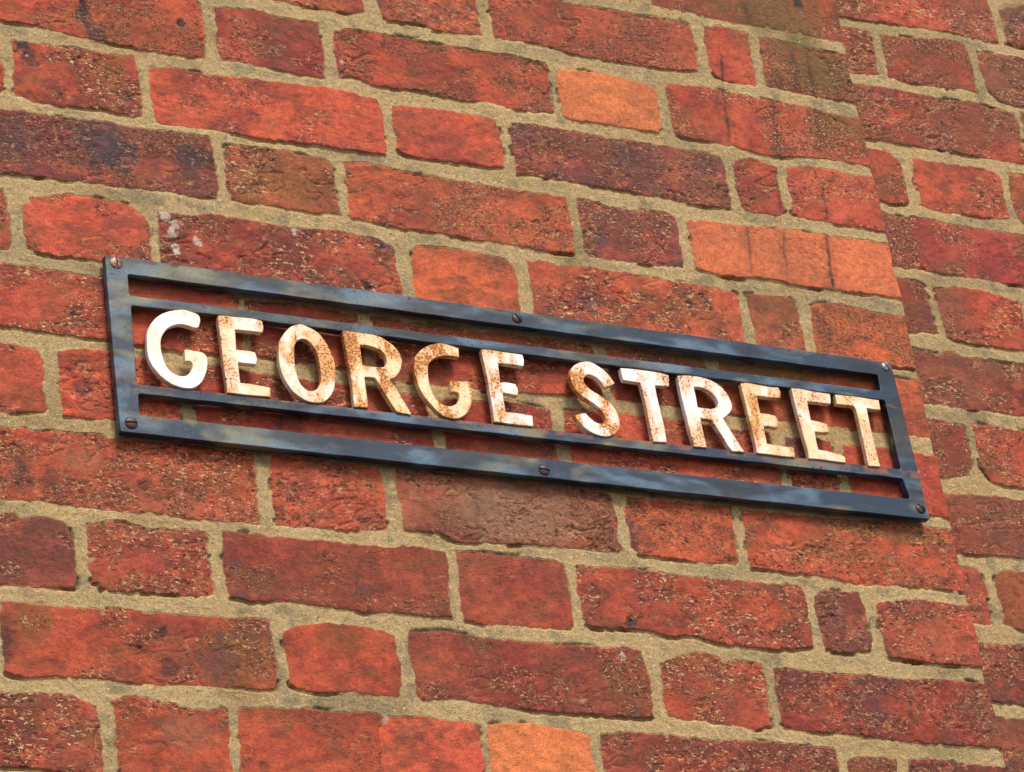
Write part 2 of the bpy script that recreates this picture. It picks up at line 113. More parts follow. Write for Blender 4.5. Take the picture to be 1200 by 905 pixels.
BACK={
'-1a':[[-59.9,204.2],[228.4,231.6],[230.6,210.4],[232.5,183.9],[231.1,157.0],[210.1,156.1],[176.6,158.1],[133.5,157.2],[82.8,155.6],[44.4,153.3],[-61.5,146.8]],
'-1b':[[244.3,202.4],[276.8,214.2],[373.9,217.1],[369.3,159.7],[262.3,156.6],[242.0,159.1],[243.7,178.6]],
'0a':[[14.1,136.0],[66.6,141.0],[73.7,137.2],[73.7,114.4],[71.9,88.3],[42.5,84.9],[8.0,83.5]],
'0b':[[86.0,138.5],[130.3,142.9],[169.4,149.4],[187.2,146.5],[189.7,131.1],[190.0,107.1],[187.7,89.0],[142.6,87.0],[104.0,85.0],[84.6,87.6],[85.0,111.3]],
'0c':[[200.1,140.5],[258.6,142.1],[430.6,146.4],[424.6,86.4],[243.4,81.5],[217.8,82.0],[202.2,93.8],[200.7,117.5]],
'1a':[[-0.4,66.8],[64.5,72.6],[114.1,72.5],[151.2,72.1],[190.2,73.9],[221.8,69.3],[230.4,62.5],[229.0,36.5],[223.9,8.1],[186.2,7.8],[149.2,8.5],[99.1,6.9],[61.6,6.5],[42.2,7.1],[-8.5,5.2]],
'2a':[[-16.3,-9.0],[59.0,-5.0],[74.3,-15.3],[74.0,-47.0],[74.5,-61.7],[57.9,-66.4],[43.6,-65.8],[-24.1,-69.0]],
'2b':[[90.6,-8.5],[120.3,-8.5],[145.4,-7.2],[182.6,-7.0],[192.2,-17.5],[189.4,-41.0],[187.9,-63.2],[168.6,-64.3],[131.6,-65.3],[101.9,-66.1],[88.0,-62.5],[90.6,-47.3],[87.7,-42.8]],
'2c':[[203.2,-5.6],[221.8,-4.5],[431.9,-1.5],[423.5,-67.6],[203.4,-65.7],[198.6,-44.5]],
'3a':[[6.5,-81.5],[41.6,-78.8],[58.4,-85.8],[74.6,-78.3],[115.4,-79.7],[140.0,-79.7],[202.9,-79.7],[220.7,-80.9],[213.4,-140.9],[187.7,-139.8],[150.2,-139.6],[101.6,-138.2],[66.3,-135.8],[38.7,-139.0],[-1.5,-140.3]],
'4a':[[-9.0,-152.9],[42.5,-151.8],[62.2,-153.6],[70.1,-157.2],[68.5,-176.5],[71.7,-199.6],[73.2,-209.8],[58.8,-209.9],[40.2,-212.5],[-13.2,-215.3]],
'4b':[[81.9,-160.3],[105.9,-152.9],[134.8,-154.4],[165.5,-157.6],[178.1,-162.5],[176.6,-180.0],[173.8,-214.8],[131.5,-215.8],[95.9,-215.1],[82.2,-212.3],[81.8,-193.5],[81.0,-176.6]],
'5a':[[-16.9,-232.5],[41.6,-231.0],[67.8,-233.0],[80.3,-228.5],[102.8,-234.8],[127.7,-231.4],[164.8,-231.1],[200.2,-231.1],[193.3,-288.3],[150.5,-288.1],[102.0,-289.6],[65.9,-289.6],[42.4,-288.9],[-20.6,-291.5]],
'6a':[[-15.2,-308.9],[45.8,-306.7],[61.4,-308.4],[78.1,-310.0],[78.5,-328.1],[78.5,-343.5],[72.1,-362.2],[42.9,-367.4],[-19.4,-369.3]],
'6b':[[88.5,-306.0],[109.4,-306.1],[145.7,-307.1],[203.7,-308.3],[195.1,-370.8],[130.1,-369.1],[99.2,-367.2],[91.5,-360.0],[87.4,-349.7],[87.7,-328.8]],
'7a':[[-23.3,-386.5],[43.3,-385.2],[79.6,-382.0],[126.6,-382.9],[191.7,-383.8],[186.5,-447.0],[111.0,-444.9],[75.4,-445.1],[47.3,-446.2],[-27.6,-446.2]],
'8a':[[-21.5,-459.4],[42.3,-459.8],[55.8,-461.0],[59.0,-466.8],[61.1,-484.7],[54.4,-500.8],[59.1,-515.8],[44.1,-517.2],[-25.4,-516.0]],
'8b':[[75.2,-468.6],[83.7,-460.8],[107.4,-459.3],[192.0,-462.3],[184.7,-525.0],[92.3,-519.6],[72.5,-513.7],[75.1,-503.2],[74.1,-492.1],[72.8,-474.9]],
'9a':[[-20.8,-534.9],[42.0,-536.9],[57.5,-537.2],[76.3,-535.5],[88.5,-534.4],[185.5,-539.6],[177.9,-602.4],[73.4,-594.7],[46.4,-593.5],[-24.8,-591.0]],
'10a':[[-28.3,-606.1],[44.1,-610.3],[69.5,-609.9],[92.4,-609.8],[89.3,-675.1],[-33.8,-667.3]]}
LETTERS=[
["G",[[-713.3,-338.3],[-710.6,-340.6],[-710.3,-345.4],[-712.1,-351.1],[-715.2,-352.4],[-720.5,-351.2],[-727.3,-350.5],[-732.3,-351.8],[-738.5,-355.3],[-743.4,-361.4],[-746.3,-368.2],[-747.0,-376.2],[-746.4,-382.5],[-744.6,-389.7],[-741.7,-395.1],[-737.2,-398.7],[-732.0,-399.8],[-727.0,-398.4],[-723.1,-394.2],[-721.2,-389.7],[-721.1,-386.0],[-723.2,-384.7],[-727.2,-385.2],[-726.4,-374.5],[-724.6,-373.9],[-717.8,-374.4],[-711.0,-375.0],[-707.9,-378.3],[-707.7,-383.7],[-709.2,-391.3],[-713.0,-400.3],[-716.9,-405.5],[-722.2,-409.4],[-728.1,-410.5],[-734.9,-410.0],[-742.4,-407.3],[-749.6,-401.9],[-754.8,-395.3],[-758.0,-388.3],[-759.0,-380.0],[-758.5,-370.4],[-757.1,-361.7],[-753.4,-353.7],[-747.4,-346.4],[-740.1,-341.3],[-732.0,-338.1],[-723.9,-336.3],[-719.1,-337.0]]],
["E",[[-693.9,-337.7],[-689.4,-336.8],[-679.4,-336.7],[-663.3,-336.1],[-655.4,-337.1],[-654.7,-344.1],[-656.2,-348.6],[-666.7,-348.5],[-680.2,-349.0],[-680.6,-357.4],[-681.2,-368.3],[-674.7,-367.9],[-664.8,-368.2],[-663.7,-374.5],[-665.0,-379.8],[-674.0,-380.0],[-680.9,-380.0],[-681.0,-389.7],[-681.0,-399.2],[-671.1,-399.2],[-655.0,-400.3],[-655.8,-409.6],[-657.3,-409.1],[-672.2,-409.8],[-687.0,-409.9],[-693.4,-409.9],[-693.2,-400.8],[-694.0,-381.8],[-694.1,-359.3],[-694.5,-343.2]]],
["O",[[-620.1,-335.4],[-615.2,-336.9],[-608.4,-339.8],[-602.9,-345.0],[-598.7,-352.6],[-595.7,-362.0],[-594.2,-370.5],[-594.8,-378.2],[-596.3,-388.1],[-598.8,-396.0],[-603.8,-403.6],[-610.4,-408.4],[-616.6,-409.5],[-623.5,-408.8],[-630.2,-405.4],[-635.6,-400.8],[-639.9,-393.8],[-642.6,-386.7],[-644.1,-378.3],[-644.1,-368.6],[-642.3,-357.6],[-639.5,-350.7],[-635.3,-344.6],[-629.6,-338.9],[-624.3,-336.5]],[[-620.7,-349.5],[-616.7,-350.2],[-613.0,-353.5],[-610.1,-358.6],[-608.5,-367.0],[-608.2,-376.7],[-608.6,-386.5],[-610.5,-392.1],[-614.1,-396.9],[-618.4,-398.9],[-622.3,-398.5],[-626.9,-394.3],[-629.2,-388.2],[-630.2,-379.7],[-630.3,-370.0],[-629.2,-360.1],[-627.3,-354.4],[-624.4,-351.0]]],
["R",[[-583.5,-336.8],[-579.2,-335.9],[-572.1,-336.3],[-559.7,-336.3],[-550.5,-337.2],[-542.6,-341.1],[-536.1,-346.8],[-532.8,-352.9],[-532.1,-358.4],[-534.7,-367.5],[-538.6,-373.5],[-545.5,-378.7],[-541.2,-385.8],[-536.4,-396.0],[-532.3,-404.2],[-530.2,-409.9],[-543.3,-409.4],[-547.5,-401.8],[-553.2,-390.6],[-558.1,-380.4],[-559.9,-378.5],[-568.7,-378.9],[-568.8,-388.3],[-568.8,-400.2],[-568.8,-408.3],[-581.6,-408.8],[-581.6,-400.8],[-581.1,-384.5],[-581.9,-366.2],[-582.9,-348.8]],[[-568.9,-348.0],[-561.2,-348.0],[-553.1,-349.7],[-548.3,-352.9],[-546.4,-358.1],[-547.1,-363.7],[-550.1,-366.8],[-555.4,-367.8],[-562.7,-367.9],[-569.0,-367.5],[-569.0,-361.1],[-569.1,-353.5]]],
["G",[[-484.1,-337.2],[-477.0,-339.0],[-477.9,-348.0],[-482.4,-347.7],[-489.9,-347.9],[-496.4,-349.6],[-502.7,-353.0],[-507.1,-358.0],[-509.0,-364.3],[-509.5,-372.1],[-509.4,-378.6],[-507.8,-386.1],[-505.0,-392.3],[-500.8,-396.1],[-495.8,-397.3],[-490.3,-396.1],[-485.6,-392.5],[-483.4,-387.9],[-483.3,-383.5],[-485.8,-382.7],[-490.6,-383.0],[-490.0,-372.6],[-481.5,-371.2],[-471.8,-370.7],[-470.4,-375.7],[-470.9,-383.5],[-473.0,-392.6],[-476.7,-399.6],[-482.2,-405.2],[-489.0,-408.5],[-495.3,-408.7],[-501.3,-407.0],[-506.9,-402.3],[-511.8,-396.4],[-516.2,-390.5],[-519.4,-383.2],[-521.0,-375.8],[-521.9,-367.1],[-520.7,-358.2],[-518.3,-351.8],[-513.8,-346.2],[-506.8,-340.8],[-500.1,-337.9],[-492.4,-336.1]]],
["E",[[-455.9,-337.2],[-447.8,-336.3],[-436.0,-336.7],[-424.2,-336.8],[-416.7,-336.9],[-416.0,-341.9],[-417.4,-348.5],[-429.2,-348.3],[-441.6,-348.4],[-441.9,-357.6],[-442.3,-367.7],[-435.2,-366.7],[-427.8,-367.4],[-426.4,-372.2],[-427.4,-378.8],[-434.7,-377.7],[-441.3,-377.5],[-441.6,-386.3],[-441.3,-396.2],[-432.2,-395.9],[-416.4,-396.6],[-417.3,-406.9],[-425.4,-407.4],[-441.3,-407.2],[-454.0,-407.1],[-453.5,-396.7],[-453.8,-380.2],[-454.0,-363.6],[-455.1,-349.4]]],
["S",[[-330.8,-353.6],[-334.6,-356.3],[-341.7,-359.3],[-343.7,-354.7],[-346.9,-351.2],[-351.0,-348.9],[-355.3,-348.3],[-359.6,-351.2],[-361.0,-355.3],[-359.3,-359.6],[-354.6,-364.0],[-348.5,-367.2],[-342.6,-370.9],[-337.8,-375.3],[-333.9,-381.5],[-332.4,-388.6],[-333.0,-395.4],[-336.3,-401.9],[-342.0,-406.5],[-348.9,-408.4],[-356.4,-407.7],[-363.6,-405.3],[-369.4,-400.4],[-373.9,-394.9],[-376.2,-391.3],[-370.2,-388.9],[-364.5,-387.3],[-361.7,-390.6],[-357.5,-394.5],[-352.8,-396.2],[-348.3,-395.0],[-346.1,-392.0],[-346.4,-387.0],[-348.9,-382.3],[-353.6,-377.9],[-359.6,-374.2],[-365.5,-370.5],[-370.1,-365.5],[-372.9,-359.1],[-373.5,-352.4],[-371.9,-346.0],[-367.1,-340.3],[-359.9,-336.5],[-352.0,-335.1],[-345.8,-337.5],[-338.8,-342.2],[-334.2,-347.8]]],
["T",[[-322.3,-337.5],[-311.2,-336.8],[-297.8,-336.7],[-284.4,-337.0],[-275.1,-338.5],[-276.3,-348.1],[-277.7,-349.8],[-290.8,-350.6],[-290.7,-359.7],[-290.0,-374.3],[-288.9,-389.9],[-289.1,-406.7],[-302.6,-407.8],[-303.0,-400.6],[-303.2,-386.1],[-303.6,-369.2],[-304.4,-358.1],[-305.2,-350.0],[-321.2,-349.5],[-322.4,-343.4]]],
["R",[[-265.9,-337.7],[-257.2,-336.2],[-242.4,-336.0],[-232.5,-338.1],[-224.2,-342.8],[-219.1,-349.0],[-216.6,-356.7],[-216.3,-362.4],[-219.5,-368.5],[-227.6,-375.2],[-224.1,-383.8],[-219.2,-393.4],[-215.1,-402.0],[-212.4,-407.0],[-224.8,-407.9],[-227.9,-403.5],[-232.7,-392.8],[-237.3,-384.3],[-240.1,-378.5],[-250.8,-378.1],[-250.8,-386.0],[-250.4,-397.2],[-250.1,-407.3],[-262.5,-407.7],[-262.9,-401.0],[-264.1,-392.2],[-264.6,-379.8],[-265.4,-368.6],[-266.1,-357.4],[-266.3,-346.0]],[[-251.8,-346.9],[-244.3,-346.5],[-237.9,-348.6],[-232.0,-353.5],[-229.7,-359.5],[-231.8,-364.3],[-236.8,-367.0],[-243.7,-367.6],[-251.6,-367.4],[-251.4,-360.0],[-251.6,-352.1]]],
["E",[[-202.9,-337.4],[-197.6,-335.8],[-183.9,-336.3],[-172.4,-336.9],[-164.1,-336.1],[-162.9,-341.7],[-164.6,-347.1],[-175.7,-347.8],[-188.2,-347.6],[-188.5,-356.5],[-188.4,-365.1],[-180.4,-365.3],[-173.0,-366.1],[-171.5,-371.6],[-173.8,-378.5],[-180.6,-377.9],[-187.6,-378.2],[-187.7,-387.3],[-187.6,-395.8],[-177.4,-396.3],[-160.7,-396.5],[-161.2,-406.3],[-172.6,-406.8],[-187.5,-406.6],[-200.1,-406.7],[-199.5,-397.8],[-200.3,-384.3],[-201.2,-368.5],[-202.1,-352.5]]],
["E",[[-150.8,-335.2],[-141.9,-334.6],[-128.0,-335.7],[-110.9,-335.9],[-111.4,-341.8],[-112.6,-346.3],[-125.6,-346.5],[-136.7,-346.4],[-136.8,-355.4],[-136.9,-365.8],[-128.6,-366.5],[-120.7,-367.9],[-120.7,-376.5],[-128.5,-377.2],[-135.3,-377.4],[-135.7,-386.4],[-135.3,-395.5],[-125.5,-396.0],[-110.2,-398.8],[-108.9,-400.9],[-109.6,-405.6],[-124.0,-405.5],[-136.7,-405.3],[-147.3,-405.8],[-146.8,-398.0],[-148.1,-384.5],[-149.1,-369.7],[-150.2,-352.5]]],
["T",[[-105.6,-335.8],[-94.9,-335.5],[-80.5,-335.2],[-68.7,-335.7],[-59.7,-335.7],[-60.1,-345.7],[-67.4,-346.1],[-74.7,-345.8],[-74.9,-355.8],[-74.9,-372.0],[-74.3,-388.2],[-73.4,-405.3],[-85.9,-405.9],[-85.9,-395.3],[-86.0,-379.2],[-86.3,-361.9],[-86.9,-348.0],[-88.7,-345.3],[-106.0,-345.7]]]]
FRAME={
'outer':[[-787.2,-292.1],[-36.4,-292.6],[-31.3,-452.5],[-787.7,-456.5]],
'g1':[[-768.7,-308.0],[-53.6,-307.6],[-54.3,-324.3],[-692.7,-327.5],[-769.0,-328.1]],
'g2':[[-768.3,-337.6],[-693.6,-335.8],[-51.9,-333.7],[-50.7,-404.3],[-770.0,-411.0]],
'g3':[[-769.3,-419.7],[-51.1,-413.8],[-47.8,-433.8],[-770.1,-439.6]]}
SCREWS=[[-777.9, -298.5], [-415.3, -299.7], [-42.9, -297.6], [-777.9, -447.8], [-412.7, -447.6], [-38.8, -442.5]]
SPOTS=[[-692.0,-35.6,5,1],[-782.2,-42.6,8,0.9],[-781.3,-31.7,4,1],[-773.8,-61.4,12,0.7],[-839.6,-86.3,8,1],[-833.2,-100.8,9,0.7],[-777.0,-174.9,26,0.75],[-762.7,-182.7,18,0.7],[-698.9,-180.4,16,0.5],[-850.1,-185.1,22,0.5],[-698.3,-173.4,10,0.7],[-681.0,-177.3,10,0.55],[-817.4,-139.3,12,0.3],[-233.1,-254.0,4.5,1],[-218.7,-242.1,3,1],[-213.8,-248.5,4,1],[-230.6,-264.3,3,0.6],[-210.7,-255.2,3,0.8],[-548.5,-278.4,6,0.9],[-529.9,-238.0,4,0.8],[-42.7,113.7,6,1],[-257.7,-114.7,25,0.35],[-191.9,-94.3,18,0.4],[-868.4,-501.5,12,0.5],[-844.1,-498.7,10,0.4],[-766.7,-497.4,6,0.5],[-802.1,-428.6,18,0.3],[-813.0,-414.4,8,0.6],[-891.3,-638.9,8,0.6],[-893.2,-656.8,6,0.5],[-760.0,-654.6,7,0.55],[-762.7,-623.7,4,0.7],[-768.0,-627.8,5,0.5],[-685.3,-612.9,22,0.35],[-717.1,-645.1,18,0.45],[-691.2,-732.7,5,0.45],[-347.1,-578.0,6,0.9],[-556.2,-697.8,4,0.4],[-331.5,-488.7,14,0.6],[-335.1,-509.3,8,0.5],[-202.9,-532.4,12,0.45],[-127.9,-638.2,30,0.35],[-15.3,-637.3,16,0.3],[-167.4,-585.6,3,0.8],[-191.3,-619.6,14,0.3],[2.0,-317.2,10,0.35],[100.7,-198.3,14,0.4],[52.6,-200.6,12,0.35],[-816.2,-123.6,10,0.35],[-749.0,-128.7,10,0.4],[-537.1,-312.2,0.1,0],[-621.8,-167.3,12,0.3],[-335.8,-270.6,14,0.5],[-236.3,-238.4,8,0.4],[-811.3,-347.1,9,0.4],[-867.1,-531.2,6,0.5]]
WHITE=[[-727.2,-239.4,4.5],[-720.0,-249.9,6],[-722.0,-256.1,5],[-720.2,-268.3,4],[-699.0,-259.2,4.5],[-719.2,-274.0,3],[-610.0,-236.8,3.5],[-543.3,-49.7,0.1],[-543.2,-48.8,2],[-361.4,-65.1,3],[-658.8,-149.2,3],[-762.3,-79.5,2],[-360.0,17.0,0.1],[-360.4,-608.9,3.5],[-25.0,-399.0,1.5],[-19.3,-401.8,1.2],[-12.3,-379.2,1.2],[-583.6,-683.3,2.5],[-788.0,-674.3,2],[48.7,75.7,1.5],[-835.8,-96.1,1.5],[-787.1,-188.6,1]]
DRIPS=[[-144.0,39.1,-156.0,-71.2,1.6,0.8],[-157.4,2.4,-162.2,-41.8,3,0.3],[-97.3,-6.0,-104.6,-74.7,1.6,0.75],[-44.5,68.0,-56.6,-66.5,2.6,0.55],[-90.9,49.2,-91.5,-9.8,4,0.35],[-64.3,64.2,-65.2,4.7,3,0.5],[-60.0,-95.7,-66.8,-141.2,1.4,0.8],[-154.2,-155.1,-161.8,-216.6,1.4,0.55],[-114.7,-151.6,-125.0,-220.3,1.6,0.55],[-68.8,-150.9,-75.1,-219.3,1.6,0.8],[-262.9,-242.4,-264.0,-286.6,4,0.45],[-109.8,105.3,-104.2,76.4,4,0.5],[-16.9,63.3,-22.4,-7.1,3,0.4],[-107.5,-79.9,-114.6,-137.6,2,0.6],[1.6,127.6,-1.6,76.2,7,0.5],[-209.2,-256.8,-201.8,-286.7,5,0.25],[-640.4,-404.0,-642.8,-432.2,0.8,0.8],[-99.0,-538.7,-99.6,-587.8,5,0.35],[-475.3,-462.6,-478.2,-520.2,2.5,0.3],[-889.2,-617.3,-889.6,-663.5,5,0.4]]
CRACKS=[[[-588.4,-680.5],[-589.4,-693.7],[-592.2,-704.1],[-592.1,-714.9],[-595.4,-729.6],[-597.8,-747.6]],[[-701.8,-272.1],[-690.7,-274.6],[-648.0,-265.6],[-622.0,-259.9]],[[-619.6,-147.7],[-620.6,-163.6],[-618.5,-173.7]],[[-422.1,-210.0],[-415.6,-210.7],[-408.9,-204.4]],[[-330.2,-287.1],[-330.7,-300.2]],[[-794.5,-638.8],[-782.8,-638.5],[-770.5,-633.1]],[[-764.0,-622.3],[-764.1,-638.3],[-766.5,-649.3]],[[-72.9,-577.3],[-76.8,-602.0]],[[-186.6,-429.6],[-160.8,-430.0],[-144.5,-435.0]],[[-159.6,-486.9],[-134.1,-488.4]],[[-189.4,-267.3],[-187.6,-249.2]],[[-540.3,-257.6],[-548.2,-275.8],[-553.0,-283.3]],[[-861.4,-350.3],[-847.5,-353.8]],[[-385.5,-569.8],[-378.8,-577.0],[-359.5,-580.7],[-346.8,-576.4]]]
ZONES=[[-82.6,90.7,70,45,"moss",0.55],[-45.0,43.0,50,35,"moss",0.6],[-31.6,-28.3,45,22,"moss",0.45],[-51.5,66.7,12,7,"green",0.35],[-742.8,-57.1,90,30,"brown",0.35],[-762.2,-104.9,20,30,"brown",0.4],[-615.7,-183.6,50,22,"brown",0.6],[-649.3,-206.4,20,12,"brown",0.4],[-702.5,-640.2,40,35,"brown",0.6],[-744.4,-487.2,0.1,0.1,"brown",0],[-239.6,-256.7,45,25,"brown",0.3],[-443.2,-484.7,90,30,"dust",0.75],[-473.9,-480.1,25,30,"dust",0.4],[-120.8,-487.0,60,22,"brown",0.35],[-356.7,-633.3,30,30,"brown",0.3],[-131.0,-241.0,20,20,"brown",0.35],[-751.3,-708.8,30,15,"dust",0.3],[-807.6,-479.3,30,10,"dust",0.3],[50.6,-288.3,40,30,"brown",0.4],[-502.1,-459.3,15,10,"dust",0.2],[-651.6,-299.5,150,12,"brown",0.4],[-416.5,-309.6,200,10,"brown",0.35],[-162.2,-307.7,120,12,"moss",0.55],[-613.4,-617.6,40,12,"brown",0.3],[-287.2,-604.1,40,12,"brown",0.3],[-72.1,-465.1,90,8,"moss",0.45],[-726.3,-523.4,90,20,"dust",0.15],[-866.5,-618.8,18,30,"brown",0.4]]

# ---------------------------------------------------------------- numpy noise
rng = np.random.default_rng(7)
_lat = [rng.random((256, 256), dtype=np.float32) for _ in range(8)]
def vnoise(x, z, s, seed=0):
    t = _lat[seed % 8]
    x = x/s + 17.3*seed + 1000.0; z = z/s + 31.7*seed + 1000.0
    xi = np.floor(x).astype(np.int32); zi = np.floor(z).astype(np.int32)
    fx = (x-xi).astype(np.float32); fz = (z-zi).astype(np.float32)
    fx = fx*fx*(3-2*fx); fz = fz*fz*(3-2*fz)
    x0 = xi & 255; x1 = (xi+1) & 255; z0 = zi & 255; z1 = (zi+1) & 255
    a = t[z0, x0]*(1-fx)+t[z0, x1]*fx
    b = t[z1, x0]*(1-fx)+t[z1, x1]*fx
    return (a*(1-fz)+b*fz)*2-1
def fbm(x, z, s, o=3, seed=0, g=0.5):
    r = 0; a = 1.0; n = 0
    for i in range(o):
        r = r + a*vnoise(x, z, s/(2.03**i), seed+i); n += a; a *= g
    return r/n
def sst(a, b, x):
    t = np.clip((x-a)/(b-a), 0, 1)
    return t*t*(3-2*t)

def densify(pts, lim=math.cos(math.radians(48)), n=4, closed=True):
    """Catmull-Rom through the traced points, sharp corners kept."""
    P = np.array(pts, float); N = len(P); out = []
    sharp = []
    for i in range(N):
        a = P[i]-P[i-1]; b = P[(i+1) % N]-P[i]
        c = a@b/(np.linalg.norm(a)*np.linalg.norm(b)+1e-9)
        sharp.append(c < lim)
    for i in range(N):
        p0, p1, p2, p3 = P[i-1], P[i], P[(i+1) % N], P[(i+2) % N]
        L = np.linalg.norm(p2-p1)
        m1 = (p2-p1) if sharp[i] else (p2-p0)/(np.linalg.norm(p1-p0)+L)*L
        m2 = (p2-p1) if sharp[(i+1) % N] else (p3-p1)/(np.linalg.norm(p3-p2)+L)*L
        for k in range(n):
            t = k/n
            out.append((2*t**3-3*t**2+1)*p1+(t**3-2*t**2+t)*m1+(-2*t**3+3*t**2)*p2+(t**3-t**2)*m2)
    return np.array(out)

def poly_sdf(P, x, z):
    """signed distance, positive inside"""
    d = np.full(x.shape, 1e9, np.float32); ins = np.zeros(x.shape, bool)
    N = len(P)
    for i in range(N):
        ax, az = P[i]; bx, bz = P[(i+1) % N]
        ex, ez = bx-ax, bz-az
        t = np.clip(((x-ax)*ex+(z-az)*ez)/(ex*ex+ez*ez+1e-9), 0, 1)
        dx = x-ax-t*ex; dz = z-az-t*ez
        d = np.minimum(d, dx*dx+dz*dz)
        if az != bz:
            c = ((az > z) != (bz > z)) & (x < (bx-ax)*(z-az)/(bz-az)+ax)
            ins ^= c
    d = np.sqrt(d)
    return np.where(ins, d, -d)

def lin(c):
    c = np.array(c, float)/255.0
    return np.where(c <= 0.04045, c/12.92, ((c+0.055)/1.055)**2.4)
# fired-clay base colours (sRGB), before weathering
PAL = {
 'red': (178, 75, 53), 'bright': (192, 80, 56), 'deep': (152, 60, 46), 'crimson': (158, 55, 52), 'orange': (226, 124, 80), 'orangered': (203, 96, 60),
 'purple': (126, 62, 57), 'mauve': (116, 62, 60), 'brown': (150, 80, 50), 'dusty': (146, 86, 64), 'pink': (172, 98, 76), 'dark': (126, 51, 40), 'black': (92, 60, 58)}
FC = {'-2a': 'brown', '-1a': 'orangered', '-1b': 'orangered', '-1c': 'red', '-1d': 'red', '-1e': 'brown', '0a': 'red', '0b': 'crimson', '0c': 'red', '0d': 'orange',
 '0e': 'red', '1a': 'bright', '1b': 'red', '1c': 'bright', '1d': 'bright', '1e': 'purple', '1f': 'red', '1g': 'red', '2a': 'purple', '2b': 'brown', '2c': 'orangered',
 '2d': 'purple', '2e': 'orange', '3a': 'red', '3b': 'bright', '3c': 'deep', '3d': 'orangered', '3e': 'red', '3f': 'brown', '3g': 'orangered', '4a': 'red', '4b': 'red',
 '4c': 'red', '4d': 'deep', '4e': 'orangered', '5a': 'red', '5b': 'bright', '5c': 'deep', '5d': 'deep', '5e': 'bright', '5f': 'deep', '5g': 'bright', '6a': 'bright',
 '6b': 'red', '6c': 'dusty', '6d': 'orangered', '6e': 'red', '7a': 'purple', '7b': 'red', '7c': 'deep', '7d': 'red', '7e': 'red', '7f': 'purple', '7g': 'red',
 '8a': 'bright', '8b': 'red', '8c': 'deep', '8d': 'bright', '8e': 'deep', '9a': 'dark', '9b': 'red', '9c': 'bright', '9d': 'bright', '9e': 'orange', '9f': 'deep', '9g': 'brown', '9h': 'dark'}
BC = {'-1a': 'red', '-1b': 'black', '0a': 'red', '0b': 'deep', '0c': 'pink', '1a': 'deep', '2a': 'red', '2b': 'red', '2c': 'brown', '3a': 'crimson', '4a': 'deep', '4b': 'red',
 '5a': 'dark', '6a': 'deep', '6b': 'red', '7a': 'deep', '8a': 'deep', '8b': 'brown', '9a': 'purple', '10a': 'dark'}
SMOOTH = {'0d', '2e', '9e', '9c', '9d', '0c_', '7d', '8b', '3d', '1d', '4e', '5g'}     # few surface creases
CREASED = {'8e', '9a', '7e', '7b', '1e', '2d', '0c', '-1c', '6c', '9f', '0b', '-1e', '6e', '1b', '6a', '3c', '5f', '1a', '6b'}

def brick_list(front):
    """traced bricks plus courses that carry the bond on beyond the photograph"""
    r = random.Random(11 if front else 12)
    src, colors = (FRONT, FC) if front else (BACK, BC)
    L = []; span = {}
    for k, p in src.items():
        row = int(k[:-1]); q = np.array(p)
        if not front: row -= 2
        s = span.setdefault(row, [1e9, -1e9]); s[0] = min(s[0], q[:, 0].min()); s[1] = max(s[1], q[:, 0].max())
        L.append([k, q, colors[k]])
    names = ['red']*5+['bright']*3+['deep']*4+['crimson', 'orangered', 'orangered', 'orange', 'purple', 'brown', 'dark', 'dusty']
    for row in range(-20, 50):
        zt = -75*row-5; zb = -75*(row+1)+5
        x = 0.0; lo, hi = (-3000, 0) if front else (-60, 2000)
        even = row % 2 == 0
        if front:
            seq = [225, 111] if even else [107, 61]; cyc = [225, 112]
            edges = [0.0]; i = 0
            while edges[-1] > lo:
                w = seq[i] if i < len(seq) else (cyc[i % 2])
                edges.append(edges[-1]-w); i += 1
            iv = [(b+5, a-5 if a < -1 else 0) for a, b in zip(edges, edges[1:])]
        else:
            edges = [-40.0, 80, 195] if even else [-40.0, 232, 345]
            i = 0
            while edges[-1] < hi:
                edges.append(edges[-1]+(235 if i % 2 == 0 else 113)); i += 1
            iv = [(a+5, b-5) for a, b in zip(edges, edges[1:])]
        for a, b in iv:
            if row in span and span[row][0]-8 < (a+b)/2 < span[row][1]+8: continue
            if row in span:
                if a < span[row][1] < b: a = max(a, span[row][1]+10)
                if a < span[row][0] < b: b = min(b, span[row][0]-10)
                if b-a < 20: continue
            q = []
            for (u, v) in [(a, zt), ((a+b)/2, zt), (b, zt), (b, (zt+zb)/2), (b, zb), ((a+b)/2, zb), (a, zb), (a, (zt+zb)/2)]:
                q.append((u+r.uniform(-2, 2), v+r.uniform(-2, 2)))
            L.append(['g', np.array(q), r.choice(names)])
    return L

def axis(core0, core1, step, far0, far1, coarse):
    a = list(np.arange(core0, core1, step))
    left = []; x = core0; s = step
    while x > far0: s = min(s*1.12, coarse); x -= s; left.append(x)
    right = []; x = a[-1]; s = step
    while x < far1: s = min(s*1.12, coarse); x += s; right.append(x)
    return np.array(left[::-1]+a+right, np.float32)

